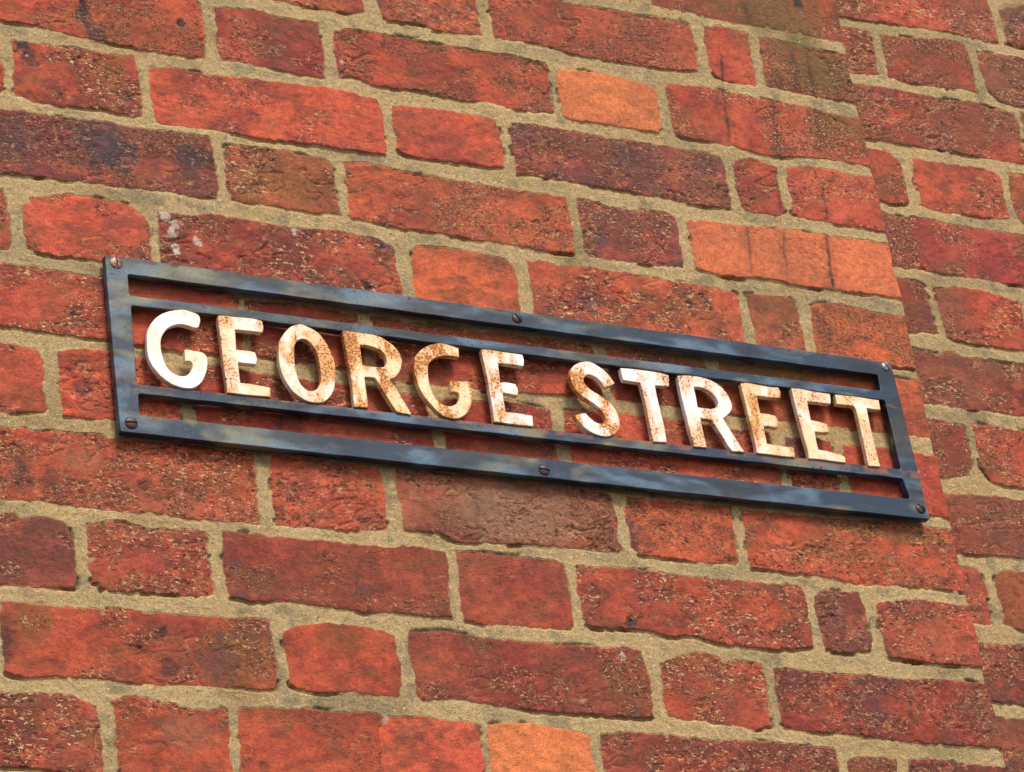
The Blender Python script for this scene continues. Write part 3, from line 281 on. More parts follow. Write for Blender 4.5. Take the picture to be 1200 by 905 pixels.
def build_face(name, front, material, parent):
    if front:
        xs = axis(-925, 2, 1.0, -2600, 2, 9)
        xs = np.concatenate([xs[xs < 1.5], np.arange(2.5, 62, 1.0)]).astype(np.float32)   # past 0 the face turns the corner
        zs = axis(-790, 65, 1.0, -3400, 900, 9)
    else:
        xs = axis(-25, 225, 1.0, -62, 1500, 9); zs = axis(-650, 165, 1.0, -3400, 900, 9)
    X, Z = np.meshgrid(xs, zs)
    H, W = X.shape
    sh = 0 if front else 3
    wx = X+0.6*fbm(X, Z, 16, 2, 1+sh)+1.5*fbm(X, Z, 4.8, 2, 3+sh)
    wz = Z+0.6*fbm(X, Z, 18, 2, 2+sh)+1.4*fbm(X, Z, 4.4, 2, 5+sh)
    S = np.full(X.shape, -30.0, np.float32)                 # signed distance to nearest brick edge
    bid = np.full(X.shape, -1, np.int32)
    bricks = brick_list(front)
    for i, (k, q, c) in enumerate(bricks):
        P = q.copy()
        if front:                                           # bricks at the corner wrap round it
            if P[:, 0].max() > -16:
                P[P[:, 0] > -24+0*P[:, 0], 0] = 90
        P = densify(P, n=3) if k != 'g' else P
        x0, z0 = P.min(0)-9; x1, z1 = P.max(0)+9
        i0, i1 = np.searchsorted(xs, [x0, x1]); j0, j1 = np.searchsorted(zs, [z0, z1])
        if i1 <= i0 or j1 <= j0: continue
        d = poly_sdf(P, wx[j0:j1, i0:i1], wz[j0:j1, i0:i1])
        if k != 'g':                                        # square the arrises the trace cut across
            qx, qz = P[:, 0], P[:, 1]
            za, zb_ = np.percentile(qz, 12), np.percentile(qz, 88); xa, xb = qx.min()+2.2, qx.max()-2.2
            L_ = qx <= np.percentile(qx, 30); R_ = qx >= np.percentile(qx, 70)
            tl, tr = np.percentile(qz[L_], 88)-1.2, np.percentile(qz[R_], 88)-1.2; bl, br = np.percentile(qz[L_], 12)+1.2, np.percentile(qz[R_], 12)+1.2
            Q = np.array([(xa, tl), (xb, tr), (xb, br), (xa, bl)])
            d = np.maximum(d, poly_sdf(Q, wx[j0:j1, i0:i1], wz[j0:j1, i0:i1]))
        sub = S[j0:j1, i0:i1]; m = d > sub
        sub[m] = d[m]; bid[j0:j1, i0:i1][m] = i
    nb = len(bricks)
    r = np.random.default_rng(5 if front else 6)
    cx = np.array([b[1][:, 0].mean() for b in bricks]); cz = np.array([b[1][:, 1].mean() for b in bricks])
    off = r.uniform(-0.8, 0.8, nb); tx = r.normal(0, 0.006, nb); tz = r.normal(0, 0.012, nb)
    seed = r.random(nb)
    smooth = np.array([1.0 if b[0] in SMOOTH else (0.0 if b[0] in CREASED else 0.05+0.8*r.random()) for b in bricks])
    bb = np.maximum(bid, 0)
    sd_ = seed[bb].astype(np.float32); sm = smooth[bb].astype(np.float32)
    bx = X+sd_*977; bz = Z+sd_*1531                        # each brick its own piece of the noise
    # ---------------- relief
    lx = bx*0.96+bz*0.28; lz = -bx*0.28+bz*0.96            # folds run slightly off the course line
    hb = (off[bb]+tx[bb]*(X-cx[bb])+tz[bb]*(Z-cz[bb])).astype(np.float32)
    hb = np.clip(hb, -1.6, 1.6)
    hb += 0.9*fbm(bx, bz, 30, 2, 4)*(1.2-sm)+0.45*fbm(bx, bz, 7, 3, 6)*(1.15-0.8*sm)
    fold = fbm(lx*0.45, lz, 13, 3, 2)
    patch = sst(-0.05, 0.45, fbm(bx, bz, 38, 2, 7))*(1-0.85*sm)
    ridge = np.exp(-(fold/0.055)**2)
    hb -= 1.5*ridge*patch
    fold2 = fbm(lx*0.6, lz, 6.5, 2, 5)
    hb -= 0.7*np.exp(-(fold2/0.07)**2)*patch
    hb -= 0.35*np.clip(1-S/3.0, 0, 1)**2*(0.7+0.7*vnoise(X, Z, 24, 3))
    chip = sst(0.55, 0.75, fbm(X, Z, 22, 2, 6))*np.clip(1-S/9, 0, 1)
    hb -= 1.5*chip
    # mortar: struck back under each course, fuller at its foot, sandy
    gz = np.gradient(S, zs, axis=0)                        # >0 below a brick
    for _ in range(3): gz[1:-1] = (gz[:-2]+gz[1:-1]+gz[2:])/3
    und = np.clip(gz, -1, 1)*np.clip(1-(-S)/4.6, 0, 1)
    hm = -0.85+0.6*fbm(X, Z, 40, 2, 1)-(0.3+2.0*sst(-0.05, 0.25, fbm(X*0.6, Z, 30, 3, 3)))*sst(0.1, 0.6, und)+0.5*np.clip(-und, 0, 1)+0.35*fbm(X, Z, 3.2, 2, 2)+0.25*fbm(X, Z, 10, 2, 4)
    smear = sst(0.25, 0.6, fbm(X, Z, 34, 2, 0))
    hm += 0.6*smear
    hole = sst(0.40, 0.55, fbm(X*0.4, Z, 12, 2, 3))*np.clip(1-np.abs(-S-1.2)/2.6, 0, 1)
    hm -= 3.2*hole
    edge = 0.55+0.5*fbm(X, Z, 6, 2, 5)
    mb = sst(-0.7, 0.6, S+edge)                            # 1 on brick
    h = np.clip(hm*(1-mb)+np.minimum(hb, 1.7)*mb, -8, 1.9)
    # ---------------- colour (darker in holes and creases, paler just below bricks)
    C = np.zeros(X.shape+(3,), np.float32)
    base = np.array([lin(PAL[b[2]]) for b in bricks], np.float32)*np.array([0.99, 1.03, 0.86], np.float32)
    jit = (r.uniform(0.84, 1.14, (nb, 1))*r.uniform(0.94, 1.07, (nb, 3))).astype(np.float32)
    col = (base*jit)[bb]
    def tint(a, m, c):
        m = m[..., None].astype(np.float32)
        return a*(1-m)+np.array(c, np.float32)*m
    n1 = fbm(bx, bz, 42, 3, 0); n2 = fbm(bx*0.7, bz, 17, 3, 5); n3 = fbm(bx, bz, 5, 3, 1)
    is_or = np.array([b[2] in ('orange',) for b in bricks])[bb]
    k = np.where(is_or, 0.3, 1.0)
    col = tint(col, 0.50*sst(0.05, 0.5, n1)*k, lin((200, 96, 64)))
    col = tint(col, 0.60*sst(0.05, 0.55, -n1)*k, lin((120, 52, 42)))
    col = tint(col, 0.55*sst(0.10, 0.5, n2)*k, lin((122, 74, 46)))
    col = tint(col, 0.35*sst(0.15, 0.5, -n2)*k, lin((146, 52, 50)))
    n4 = fbm(lx*0.5, lz, 9, 3, 3)
    col = tint(col, 0.45*sst(0.10, 0.45, n4)*k, lin((104, 54, 38)))
    col = tint(col, 0.35*sst(0.15, 0.5, -n4)*k, lin((200, 92, 64)))
    col *= (1+0.22*n3)[..., None]
    col = tint(col, 0.45*np.clip(ridge*patch, 0, 1), lin((92, 44, 36)))
    fleck = np.clip(sst(-0.22, 0.32, fbm(lx*0.7, lz, 24, 3, 2)+0.25*(0.45-sm))*(1.15-0.85*sm), 0, 1)*mb
    col = tint(col, 0.42*fleck*k*sst(-0.5, 0.3, n3+n4), lin((98, 54, 38)))
    col = tint(col, (0.30 if front else 0.55)*sst(-0.1, 0.5, fbm(X, Z, 70, 3, 6)+(0 if front else 0.15)), lin((124, 78, 52)))
    vein = np.exp(-(fold2/0.028)**2)*patch*sst(-0.1, 0.3, fbm(bx, bz, 9, 2, 1))+np.exp(-(fold/0.03)**2)*patch*sst(0.0, 0.3, fbm(bx, bz, 12, 2, 7))
    col = tint(col, np.clip(0.7*vein, 0, 0.8), lin((214, 164, 116)))
    pz = sst(0.35, 0.75, fbm(bx, bz, 24, 3, 3))*np.array([b[2] in ('purple', 'black', 'mauve', 'deep', 'dark') for b in bricks])[bb]
    col = tint(col, 0.5*pz, lin((84, 62, 66)))
    def elong(x, z, rx, rz):
        return ((X-x)/rx)**2+((Z-z)/rz)**2
    mort = np.ones(X.shape+(3,), np.float32)*lin((188, 160, 114)).astype(np.float32)
    mort = tint(mort, 0.5*sst(0.0, 0.6, fbm(X, Z, 60, 3, 6)), lin((172, 144, 98)))
    mort = tint(mort, 0.55*sst(0.15, 0.6, fbm(X, Z, 15, 3, 7)), lin((122, 114, 90)))
    mort = tint(mort, 0.65*np.clip(hole, 0, 1), lin((70, 64, 52)))
    mort = tint(mort, 0.45*sst(0.1, 0.5, fbm(X*0.5, Z, 28, 3, 5)), lin((146, 132, 100)))
    mort = tint(mort, 0.35*sst(0.25, 0.6, fbm(X, Z, 90, 2, 2)), lin((126, 112, 78)))
    mort *= (1+0.16*fbm(X, Z, 2.4, 2, 3)+0.10*fbm(X, Z, 5, 2, 6))[..., None]
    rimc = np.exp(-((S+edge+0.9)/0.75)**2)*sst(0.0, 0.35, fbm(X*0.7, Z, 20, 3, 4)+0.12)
    mort = tint(mort, 0.6*rimc*(gz > 0.2), lin((226, 196, 140)))  # pale line in the mortar along the lower brick edges
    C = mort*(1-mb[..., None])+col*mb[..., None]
    if front:
        wob = fbm(X, Z, 7, 3, 4)
        for (x, z, rx, rz, kind, s) in ZONES:
            if s <= 0: continue
            e = elong(x, z, rx*0.85, rz*1.05)
            m = min(0.9, s*1.3)*np.clip(1.25-e+0.7*fbm(X, Z, 22, 3, 1), 0, 1)*(e < 4)
            c = {'moss': (112, 88, 44), 'brown': (132, 82, 42), 'green': (84, 98, 40), 'dust': (146, 104, 78)}[kind]
            C = tint(C, m*np.where(mb > 0.5, 1, 0.5 if kind != 'green' else 1), lin(c))
        for (x, z, rad, s) in SPOTS:
            if s <= 0: continue
            e = np.sqrt(elong(x, z, rad*0.75, rad*0.85))
            m = s*sst(0.45, -0.25, (e-1)+0.9*wob+0.5*fbm(X, Z, 3.5, 2, 0)) if rad > 5 else s*sst(0.25, -0.2, (e-1)+0.35*wob)
            C = tint(C, m*mb*0.95, lin((50, 44, 46) if rad <= 12 else (66, 56, 60)))
            if rad <= 9: h -= 1.2*m*mb
        for (x, z, rad) in WHITE:
            e = np.sqrt(elong(x, z, rad*0.8, rad))
            m = sst(0.25, -0.25, (e-1)+1.3*fbm(X, Z, 5, 3, 2))
            C = tint(C, m*0.65, lin((206, 188, 172))); h += 0.4*m*(mb > 0.3)
        for (x0, z0, x1, z1, w, s) in DRIPS:
            ex, ez = x1-x0, z1-z0
            t = ((X-x0)*ex+(Z-z0)*ez)/(ex*ex+ez*ez); tc = np.clip(t, 0, 1)
            d = np.hypot(X-x0-tc*ex+2.2*fbm(X, Z, 16, 3, 3), Z-z0-tc*ez)
            m = min(1.0, s*1.15)*(0.75*sst(w*1.7, w*0.2, d+0.8*fbm(X, Z, 4, 2, 1))+0.28*sst(w*5+3, 0, d+2*fbm(X, Z, 14, 2, 1)))*(0.8+0.5*fbm(X, Z, 9, 3, 5))*sst(-0.02, 0.12, t)*sst(1.03, 0.85, t)*np.where(mb > 0.5, 1, 0.25)
            C = tint(C, np.clip(m, 0, 1), lin((66, 42, 28)))
            h -= 0.5*np.clip(m, 0, 1)*(w < 2.2)
        for line in CRACKS:
            for a, b in zip(line, line[1:]):
                ex, ez = b[0]-a[0], b[1]-a[1]
                t = np.clip(((X-a[0])*ex+(Z-a[1])*ez)/(ex*ex+ez*ez+1e-9), 0, 1)
                d = np.hypot(X-a[0]-t*ex+1.2*wob, Z-a[1]-t*ez+2.2*fbm(X, Z, 12, 3, 6))
                h -= 2.0*sst(1.2, 0.2, d)*mb*sst(-0.3, 0.3, fbm(X, Z, 15, 2, 1))
    # rusty run-off under the sign
    if front:
        under = sst(-330, -318, Z)*0
    # ---------------- lay it on the wall
    if front:
        R = 3.5
        nx = np.where(X < -R, 0, np.where(X > R*0.5708, 1, np.sin(np.clip((X+R)/(R*1.5708), 0, 1)*math.pi/2)))
        ny = -np.sqrt(np.clip(1-nx**2, 0, 1))
        a = np.clip((X+R)/(R*1.5708), 0, 1)*math.pi/2
        PX = np.where(X < -R, X, -R+R*np.sin(a)); PY = np.where(X < -R, 0, R-R*np.cos(a))
        PY = PY+np.clip(X-R*0.5708, 0, None)
        PX = PX+(2.0*vnoise(X*0, Z, 70, 2)+1.4*vnoise(X*0, Z, 19, 5))*sst(-25, 0, X)
        co = np.stack([PX+nx*h, PY+ny*h, Z], -1)
    else:
        co = np.stack([X, DEPTH*1000-h, Z], -1)
    co = (co/1000).astype(np.float32)
    # solid behind: carry the rim back into the wall
    back = 0.30
    rim = np.concatenate([np.arange(W), np.arange(1, H)*W+W-1, (H-1)*W+np.arange(W-2, -1, -1), np.arange(H-2, 0, -1)*W])
    flat = co.reshape(-1, 3)
    extra = flat[rim].copy(); extra[:, 1] = back
    verts = np.concatenate([flat, extra])
    idx = np.arange(H*W, dtype=np.int32).reshape(H, W)
    quads = np.stack([idx[:-1, :-1], idx[:-1, 1:], idx[1:, 1:], idx[1:, :-1]], -1).reshape(-1, 4)
    n = len(rim); e0 = H*W+np.arange(n); nxt = np.roll(np.arange(n), -1)
    side = np.stack([rim, e0, e0[nxt], rim[nxt]], -1)
    quads = np.concatenate([quads, side]).astype(np.int32)
    me = bpy.data.meshes.new(name)
    me.vertices.add(len(verts)); me.vertices.foreach_set('co', verts.ravel())
    me.loops.add(len(quads)*4); me.loops.foreach_set('vertex_index', quads.ravel())
    me.polygons.add(len(quads)); me.polygons.foreach_set('loop_start', np.arange(0, len(quads)*4, 4, dtype=np.int32))
    me.update(calc_edges=True)
    me.shade_smooth()
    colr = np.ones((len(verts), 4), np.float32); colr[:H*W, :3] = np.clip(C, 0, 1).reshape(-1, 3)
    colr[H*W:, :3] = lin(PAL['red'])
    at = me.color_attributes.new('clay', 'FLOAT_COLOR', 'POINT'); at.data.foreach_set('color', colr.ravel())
    fx = np.zeros((len(verts), 4), np.float32)
    fx[:H*W, 0] = mb.ravel(); fx[:H*W, 1] = fleck.ravel(); fx[:H*W, 2] = sd_.ravel(); fx[:, 3] = 1
    at = me.color_attributes.new('surface', 'FLOAT_COLOR', 'POINT'); at.data.foreach_set('color', fx.ravel())
    o = bpy.data.objects.new(name, me); scene.collection.objects.link(o); o.parent = parent
    me.materials.append(material)
    return o

# ---------------------------------------------------------------- materials
class NT:
    def __init__(s, name):
        s.m = bpy.data.materials.new(name); s.m.use_nodes = True; s.t = s.m.node_tree; s.n = s.t.nodes; s.l = s.t.links
        s.n.clear(); s.out = s.n.new('ShaderNodeOutputMaterial'); s.b = s.n.new('ShaderNodeBsdfPrincipled'); s.l.new(s.b.outputs[0], s.out.inputs[0])
        tc = s.n.new('ShaderNodeTexCoord'); s.co = tc.outputs['Object']
    def put(s, v, i):
        if hasattr(v, 'is_output'): s.l.new(v, i)
        elif isinstance(v, tuple) and len(v) == 3 and i.type == 'RGBA': i.default_value = (*v, 1)
        else: i.default_value = v
    def node(s, t, ins={}, out=0, **kw):
        n = s.n.new(t)
        for k, v in kw.items(): setattr(n, k, v)
        for k, v in ins.items(): s.put(v, n.inputs[k])
        return n.outputs[out]
    def math(s, op, a, b=0.0, c=0.0, clamp=False):
        n = s.n.new('ShaderNodeMath'); n.operation = op; n.use_clamp = clamp
        s.put(a, n.inputs[0]); s.put(b, n.inputs[1]); s.put(c, n.inputs[2]); return n.outputs[0]
    def noise(s, scale, detail=3, rough=0.55, dist=0, co=None):
        return s.node('ShaderNodeTexNoise', {'Vector': co or s.co, 'Scale': scale, 'Detail': detail, 'Roughness': rough, 'Distortion': dist})
    def ramp(s, v, a, b, lo=0.0, hi=1.0):
        return s.node('ShaderNodeMapRange', {'Value': v, 'From Min': a, 'From Max': b, 'To Min': lo, 'To Max': hi}, interpolation_type='SMOOTHSTEP')
    def mix(s, f, a, b, mode='MIX'):
        n = s.n.new('ShaderNodeMix'); n.data_type = 'RGBA'; n.blend_type = mode
        s.put(f, n.inputs[0]); s.put(a, n.inputs[6]); s.put(b, n.inputs[7]); return n.outputs[2]
    def bump(s, hs, dist=0.001, strength=1.0):
        n = s.n.new('ShaderNodeBump'); n.inputs['Strength'].default_value = strength; n.inputs['Distance'].default_value = dist
        s.l.new(hs, n.inputs['Height']); s.l.new(n.outputs[0], s.b.inputs['Normal'])

def t3(c): return tuple(float(v) for v in lin(c))

def brick_material():
    s = NT('weathered_brick')
    cl = s.node('ShaderNodeAttribute', attribute_name='clay')
    sf = s.node('ShaderNodeAttribute', attribute_name='surface')
    sep = s.n.new('ShaderNodeSeparateColor'); s.l.new(sf, sep.inputs[0])
    mb, fl, seed = sep.outputs
    shift = s.node('ShaderNodeCombineXYZ', {'X': s.math('MULTIPLY', seed, 3.1), 'Y': s.math('MULTIPLY', seed, 7.7), 'Z': s.math('MULTIPLY', seed, 5.3)})
    sc = s.node('ShaderNodeVectorMath', {0: s.co, 'Scale': s.math('ADD', 0.68, s.math('MULTIPLY', s.math('FRACT', s.math('MULTIPLY', seed, 13.7)), 0.75))}, operation='SCALE')
    bco = s.node('ShaderNodeVectorMath', {0: sc, 1: shift}, operation='ADD')
    mp = s.node('ShaderNodeMapping', {'Vector': bco, 'Rotation': (0, math.radians(14), 0), 'Scale': (0.62, 1, 1.15)})
    fine = s.noise(700, 4, 0.82, co=bco)
    midn = s.noise(170, 4, 0.65, co=bco)
    # brick: gritty tone, dark pits, pale lime in creases and as grains
    v = s.ramp(fine, 0.30, 0.70, 0.55, 1.38)
    v2 = s.ramp(midn, 0.3, 0.7, 0.72, 1.26)
    amt = s.ramp(fl, 0.0, 0.7, 0.58, 1.0)
    vv = s.math('ADD', 1.0, s.math('MULTIPLY', s.math('SUBTRACT', s.math('MULTIPLY', v, v2), 1.0), amt))
    brick = s.mix(1.0, cl, s.node('ShaderNodeCombineColor', {0: vv, 1: vv, 2: vv}), 'MULTIPLY')
    pit = s.ramp(s.noise(330, 3, 0.6, co=mp), 0.56, 0.66)
    pit = s.math('MULTIPLY', pit, s.ramp(fl, 0.05, 0.6, 0.22, 1.0))
    brick = s.mix(s.math('MULTIPLY', pit, 0.85), brick, t3((72, 36, 26)))
    ln = s.noise(150, 4, 0.62, 0.8, co=mp)
    line = s.ramp(s.math('ABSOLUTE', s.math('SUBTRACT', ln, 0.5)), 0.020, 0.006)
    gate = s.ramp(s.noise(130, 2, 0.5, co=bco), 0.50, 0.60)
    line = s.math('MULTIPLY', s.math('MULTIPLY', line, gate), s.ramp(fl, 0.1, 0.6))
    grain = s.math('MULTIPLY', s.ramp(s.noise(420, 3, 0.6, 0.6, co=mp), 0.585, 0.625), s.ramp(fl, 0.05, 0.65, 0.16, 1.0))
    grain = s.math('MULTIPLY', grain, s.ramp(fl, 0.0, 0.6, 0.2, 1.0))
    lime = s.math('MULTIPLY', s.math('MULTIPLY', s.math('MAXIMUM', line, grain), mb), s.math('ADD', 0.45, s.math('MULTIPLY', s.math('FRACT', s.math('MULTIPLY', seed, 29.3)), 0.75)))
    brick = s.mix(s.math('MULTIPLY', lime, 0.85), brick, t3((222, 172, 122)))
    # mortar: sand
    g1 = s.ramp(s.noise(620, 3, 0.8), 0.30, 0.70, 0.72, 1.24)
    mor = s.mix(1.0, cl, s.node('ShaderNodeCombineColor', {0: g1, 1: g1, 2: g1}), 'MULTIPLY')
    mor = s.mix(s.math('MULTIPLY', s.ramp(s.noise(380, 1, 0.5), 0.70, 0.75), 0.6), mor, t3((232, 218, 188)))
    mor = s.mix(s.math('MULTIPLY', s.ramp(s.noise(300, 2, 0.5), 0.68, 0.74), 0.7), mor, t3((70, 60, 44)))
    col = s.mix(mb, mor, brick)
    s.put(col, s.b.inputs['Base Color'])
    s.put(s.ramp(mb, 0, 1, 0.95, 0.72), s.b.inputs['Roughness'])
    s.b.inputs['Specular IOR Level'].default_value = 0.3
    hh = s.math('ADD', s.math('MULTIPLY', fine, 0.5), s.math('MULTIPLY', midn, 0.8))
    hh = s.math('SUBTRACT', hh, s.math('MULTIPLY', pit, 0.4))
    hh = s.math('ADD', hh, s.math('MULTIPLY', lime, 0.25))
    hh = s.math('MULTIPLY', hh, s.ramp(mb, 0.3, 1.0))
    hh = s.math('ADD', hh, s.math('MULTIPLY', s.math('SUBTRACT', 1.0, mb), s.math('ADD', s.math('MULTIPLY', s.noise(700, 3, 0.8), 0.9), s.math('MULTIPLY', s.noise(190, 3, 0.6), 0.9))))
    s.bump(hh, 0.0024, 0.9)
    return s.m

def iron_material():
    s = NT('aged_dark_blue_paint')
    mp = s.node('ShaderNodeMapping', {'Vector': s.co, 'Scale': (0.35, 1, 1)})
    a = s.noise(22, 3, 0.55, 0.4, co=mp)
    c = s.mix(s.ramp(a, 0.47, 0.60), t3((26, 48, 68)), t3((124, 122, 98)))  # olive and blue-grey mottling, with pale highlight streaks painted into the colour
    b = s.noise(40, 3, 0.55, co=mp)
    c = s.mix(s.math('MULTIPLY', s.ramp(b, 0.47, 0.62), 0.8), c, t3((88, 116, 138)))
    c = s.mix(s.math('MULTIPLY', s.ramp(s.noise(24, 3, 0.6, co=mp), 0.46, 0.62), 0.85), c, t3((10, 20, 34)))
    c = s.mix(s.math('MULTIPLY', s.ramp(s.noise(500, 3, 0.7), 0.4, 0.7), 0.25), c, t3((20, 26, 32)))
    sx = s.n.new('ShaderNodeSeparateXYZ'); s.l.new(s.co, sx.inputs[0])
    def band(lo, hi, soft):
        return s.math('MULTIPLY', s.ramp(sx.outputs[2], lo-soft, lo+soft), s.ramp(sx.outputs[2], hi+soft, hi-soft))
    spots = s.noise(300, 3, 0.6)
    dots = s.math('MULTIPLY', s.ramp(spots, 0.60, 0.66), s.ramp(s.noise(36, 2, 0.5), 0.40, 0.55))
    onrail = s.math('MAXIMUM', band(-0.046, -0.030, 0.001), band(0.034, 0.049, 0.001))
    rust = s.math('MULTIPLY', dots, s.math('ADD', 0.35, s.math('MULTIPLY', onrail, 0.65)))
    c = s.mix(rust, c, t3((40, 22, 18)))
    seep = s.math('MULTIPLY', s.math('MAXIMUM', band(-0.0365, -0.030, 0.0012), band(0.0345, 0.0385, 0.001)), s.ramp(s.noise(60, 4, 0.7), 0.42, 0.60))
    c = s.mix(s.math('MULTIPLY', seep, 0.75), c, t3((140, 84, 52)))
    edge_ = s.math('MAXIMUM', s.math('MAXIMUM', band(0.0790, 0.0830, 0.0005), band(-0.0625, -0.0600, 0.0005)), band(0.0640, 0.0660, 0.0005))
    chips = s.math('MULTIPLY', edge_, s.ramp(s.noise(160, 3, 0.7), 0.55, 0.62))
    c = s.mix(chips, c, t3((58, 34, 26)))
    # paint is chipped along the arrises
    bv = s.node('ShaderNodeBevel', {'Radius': 0.0015}, samples=4)
    gn = s.n.new('ShaderNodeNewGeometry')
    dt = s.node('ShaderNodeVectorMath', {0: bv, 1: gn.outputs['Normal']}, out=1, operation='DOT_PRODUCT')
    ed = s.math('MULTIPLY', s.ramp(dt, 0.985, 0.90), s.ramp(s.noise(90, 3, 0.7), 0.50, 0.60))
    c = s.mix(s.math('MULTIPLY', ed, 0.55), c, t3((96, 70, 52)))
    s.put(c, s.b.inputs['Base Color'])
    s.put(s.ramp(b, 0.3, 0.7, 0.36, 0.48), s.b.inputs['Roughness'])
    s.b.inputs['Specular IOR Level'].default_value = 0.4
    h = s.math('ADD', s.math('MULTIPLY', s.noise(26, 2, 0.5, co=mp), 1.6), s.math('MULTIPLY', s.noise(90, 3, 0.5), 0.8))
    h = s.math('ADD', h, s.math('MULTIPLY', s.noise(600, 2, 0.6), 0.12))
    h = s.math('SUBTRACT', h, s.math('MULTIPLY', rust, 0.5))
    s.bump(h, 0.0009, 0.6)
    return s.m

def letter_material():
    s = NT('rust_stained_white_enamel')
    oi = s.n.new('ShaderNodeObjectInfo')
    sep = s.n.new('ShaderNodeSeparateColor'); s.l.new(oi.outputs['Color'], sep.inputs[0])
    rusty, tan, _ = sep.outputs
    a = s.noise(38, 3, 0.6, 0.3)
    sx = s.n.new('ShaderNodeSeparateXYZ'); s.l.new(s.co, sx.inputs[0])
    vm = s.node('ShaderNodeMapping', {'Vector': s.co, 'Scale': (1.0, 1, 0.45)})
    top = s.math('MULTIPLY', s.ramp(sx.outputs[2], 0.0275, 0.0375), s.ramp(s.noise(140, 4, 0.7), 0.38, 0.62))
    white, cream, ochre = t3((250, 246, 242)), t3((236, 208, 160)), t3((220, 156, 78))
    f = s.math('ADD', s.ramp(a, 0.35, 0.65), s.math('SUBTRACT', s.math('MULTIPLY', tan, 1.7), 0.85), clamp=True)
    c = s.mix(f, white, cream)
    o = s.math('MULTIPLY', s.ramp(s.noise(62, 4, 0.65, co=vm), 0.40, 0.62), s.math('MULTIPLY', rusty, 1.1), clamp=True)
    o = s.math('MAXIMUM', o, s.math('MULTIPLY', top, 0.55))
    c = s.mix(o, c, ochre)
    mott = s.noise(260, 4, 0.7)
    c = s.mix(s.math('MULTIPLY', s.ramp(mott, 0.5, 0.7), 0.35), c, t3((196, 150, 96)))
    # pits of rust, crowded where the enamel has gone
    thr = s.math('SUBTRACT', 0.71, s.math('MULTIPLY', rusty, 0.125))
    pn = s.noise(480, 3, 0.6, 0.4)
    cl = s.ramp(s.noise(62, 2, 0.5, co=vm), 0.40, 0.62, -0.10, 0.075)
    cl = s.math('ADD', cl, s.math('MULTIPLY', top, 0.05))
    pit = s.ramp(s.math('SUBTRACT', s.math('ADD', pn, cl), thr), 0.0, 0.035)
    c = s.mix(s.math('MULTIPLY', pit, 0.9), c, t3((146, 72, 28)))
    core = s.ramp(s.math('SUBTRACT', s.math('ADD', pn, cl), thr), 0.035, 0.07)
    c = s.mix(core, c, t3((44, 24, 20)))
    halo = s.ramp(s.math('SUBTRACT', s.math('ADD', pn, cl), thr), -0.06, 0.01)
    c = s.mix(s.math('MULTIPLY', halo, 0.5), c, t3((208, 126, 56)))
    bv = s.node('ShaderNodeBevel', {'Radius': 0.0026}, samples=4)
    gn = s.n.new('ShaderNodeNewGeometry')
    dt = s.node('ShaderNodeVectorMath', {0: bv, 1: gn.outputs['Normal']}, out=1, operation='DOT_PRODUCT')
    ed = s.math('MULTIPLY', s.ramp(dt, 0.99, 0.86), s.ramp(s.noise(95, 3, 0.7), 0.36, 0.60))
    ed = s.math('MULTIPLY', ed, s.math('ADD', 0.45, s.math('MULTIPLY', rusty, 0.55)), clamp=True)
    c = s.mix(s.math('MULTIPLY', ed, 0.7), c, t3((196, 116, 54)))
    s.put(c, s.b.inputs['Base Color'])
    s.put(s.math('ADD', 0.42, s.math('MULTIPLY', pit, 0.4)), s.b.inputs['Roughness'])
    h = s.math('ADD', s.math('MULTIPLY', s.noise(110, 3, 0.6), 0.8), s.math('MULTIPLY', mott, 0.35))
    h = s.math('SUBTRACT', h, s.math('MULTIPLY', pit, 0.45))
    s.bump(h, 0.0014, 0.7)
    return s.m

def screw_material(name, c1, c2, metal):
    s = NT(name)
    c = s.mix(s.ramp(s.noise(300, 3, 0.6), 0.4, 0.62), t3(c1), t3(c2))
    s.put(c, s.b.inputs['Base Color']); s.b.inputs['Metallic'].default_value = metal; s.b.inputs['Roughness'].default_value = 0.45
    s.bump(s.noise(700, 3, 0.6), 0.0006, 0.7)
    return s.m

def paving_material():
    s = NT('worn_paving')
    br = s.node('ShaderNodeTexBrick', {'Vector': s.co, 'Color1': t3((70, 69, 67)), 'Color2': t3((82, 80, 77)), 'Mortar': t3((48, 46, 44)), 'Scale': 1.0, 'Mortar Size': 0.012, 'Brick Width': 0.6, 'Row Height': 0.45})
    c = s.mix(s.math('MULTIPLY', s.ramp(s.noise(3, 5, 0.6), 0.4, 0.7), 0.5), br, t3((58, 56, 52)))
    s.put(c, s.b.inputs['Base Color']); s.b.inputs['Roughness'].default_value = 0.9
    s.bump(s.noise(120, 4, 0.6), 0.003, 0.5)
    return s.m

# ---------------------------------------------------------------- the wall
def empty(name, loc):
    o = bpy.data.objects.new(name, None); scene.collection.objects.link(o); o.location = loc; o.empty_display_size = 0.1
    return o
mat_brick = brick_material()
wall = empty('brick_wall', (0, 0, -3.4))
wall['label'] = 'weathered red brick wall with sandy mortar joints and a shallow step back at its right end'
wall['category'] = 'wall'
f1 = build_face('projecting_face', True, mat_brick, wall)
f1['label'] = 'main brick face that stands forward and carries the sign'
f2 = build_face('recessed_face', False, mat_brick, wall)
f2['label'] = 'darker brick face set back behind the vertical edge at the right'
for f in (f1, f2): f.location = (0, 0, 3.4)

# pavement far below, out of the picture; it throws light up the wall
bm = bmesh.new()
vs = [bm.verts.new(v) for v in ((-40, -40, 0), (40, -40, 0), (40, 0.25, 0), (-40, 0.25, 0))]
bm.faces.new(vs)
me = bpy.data.meshes.new('pavement'); bm.to_mesh(me); bm.free()
pv = bpy.data.objects.new('pavement', me); scene.collection.objects.link(pv); pv.location = (0, 0, -3.39); pv['kind'] = 'structure'
me.materials.append(paving_material())

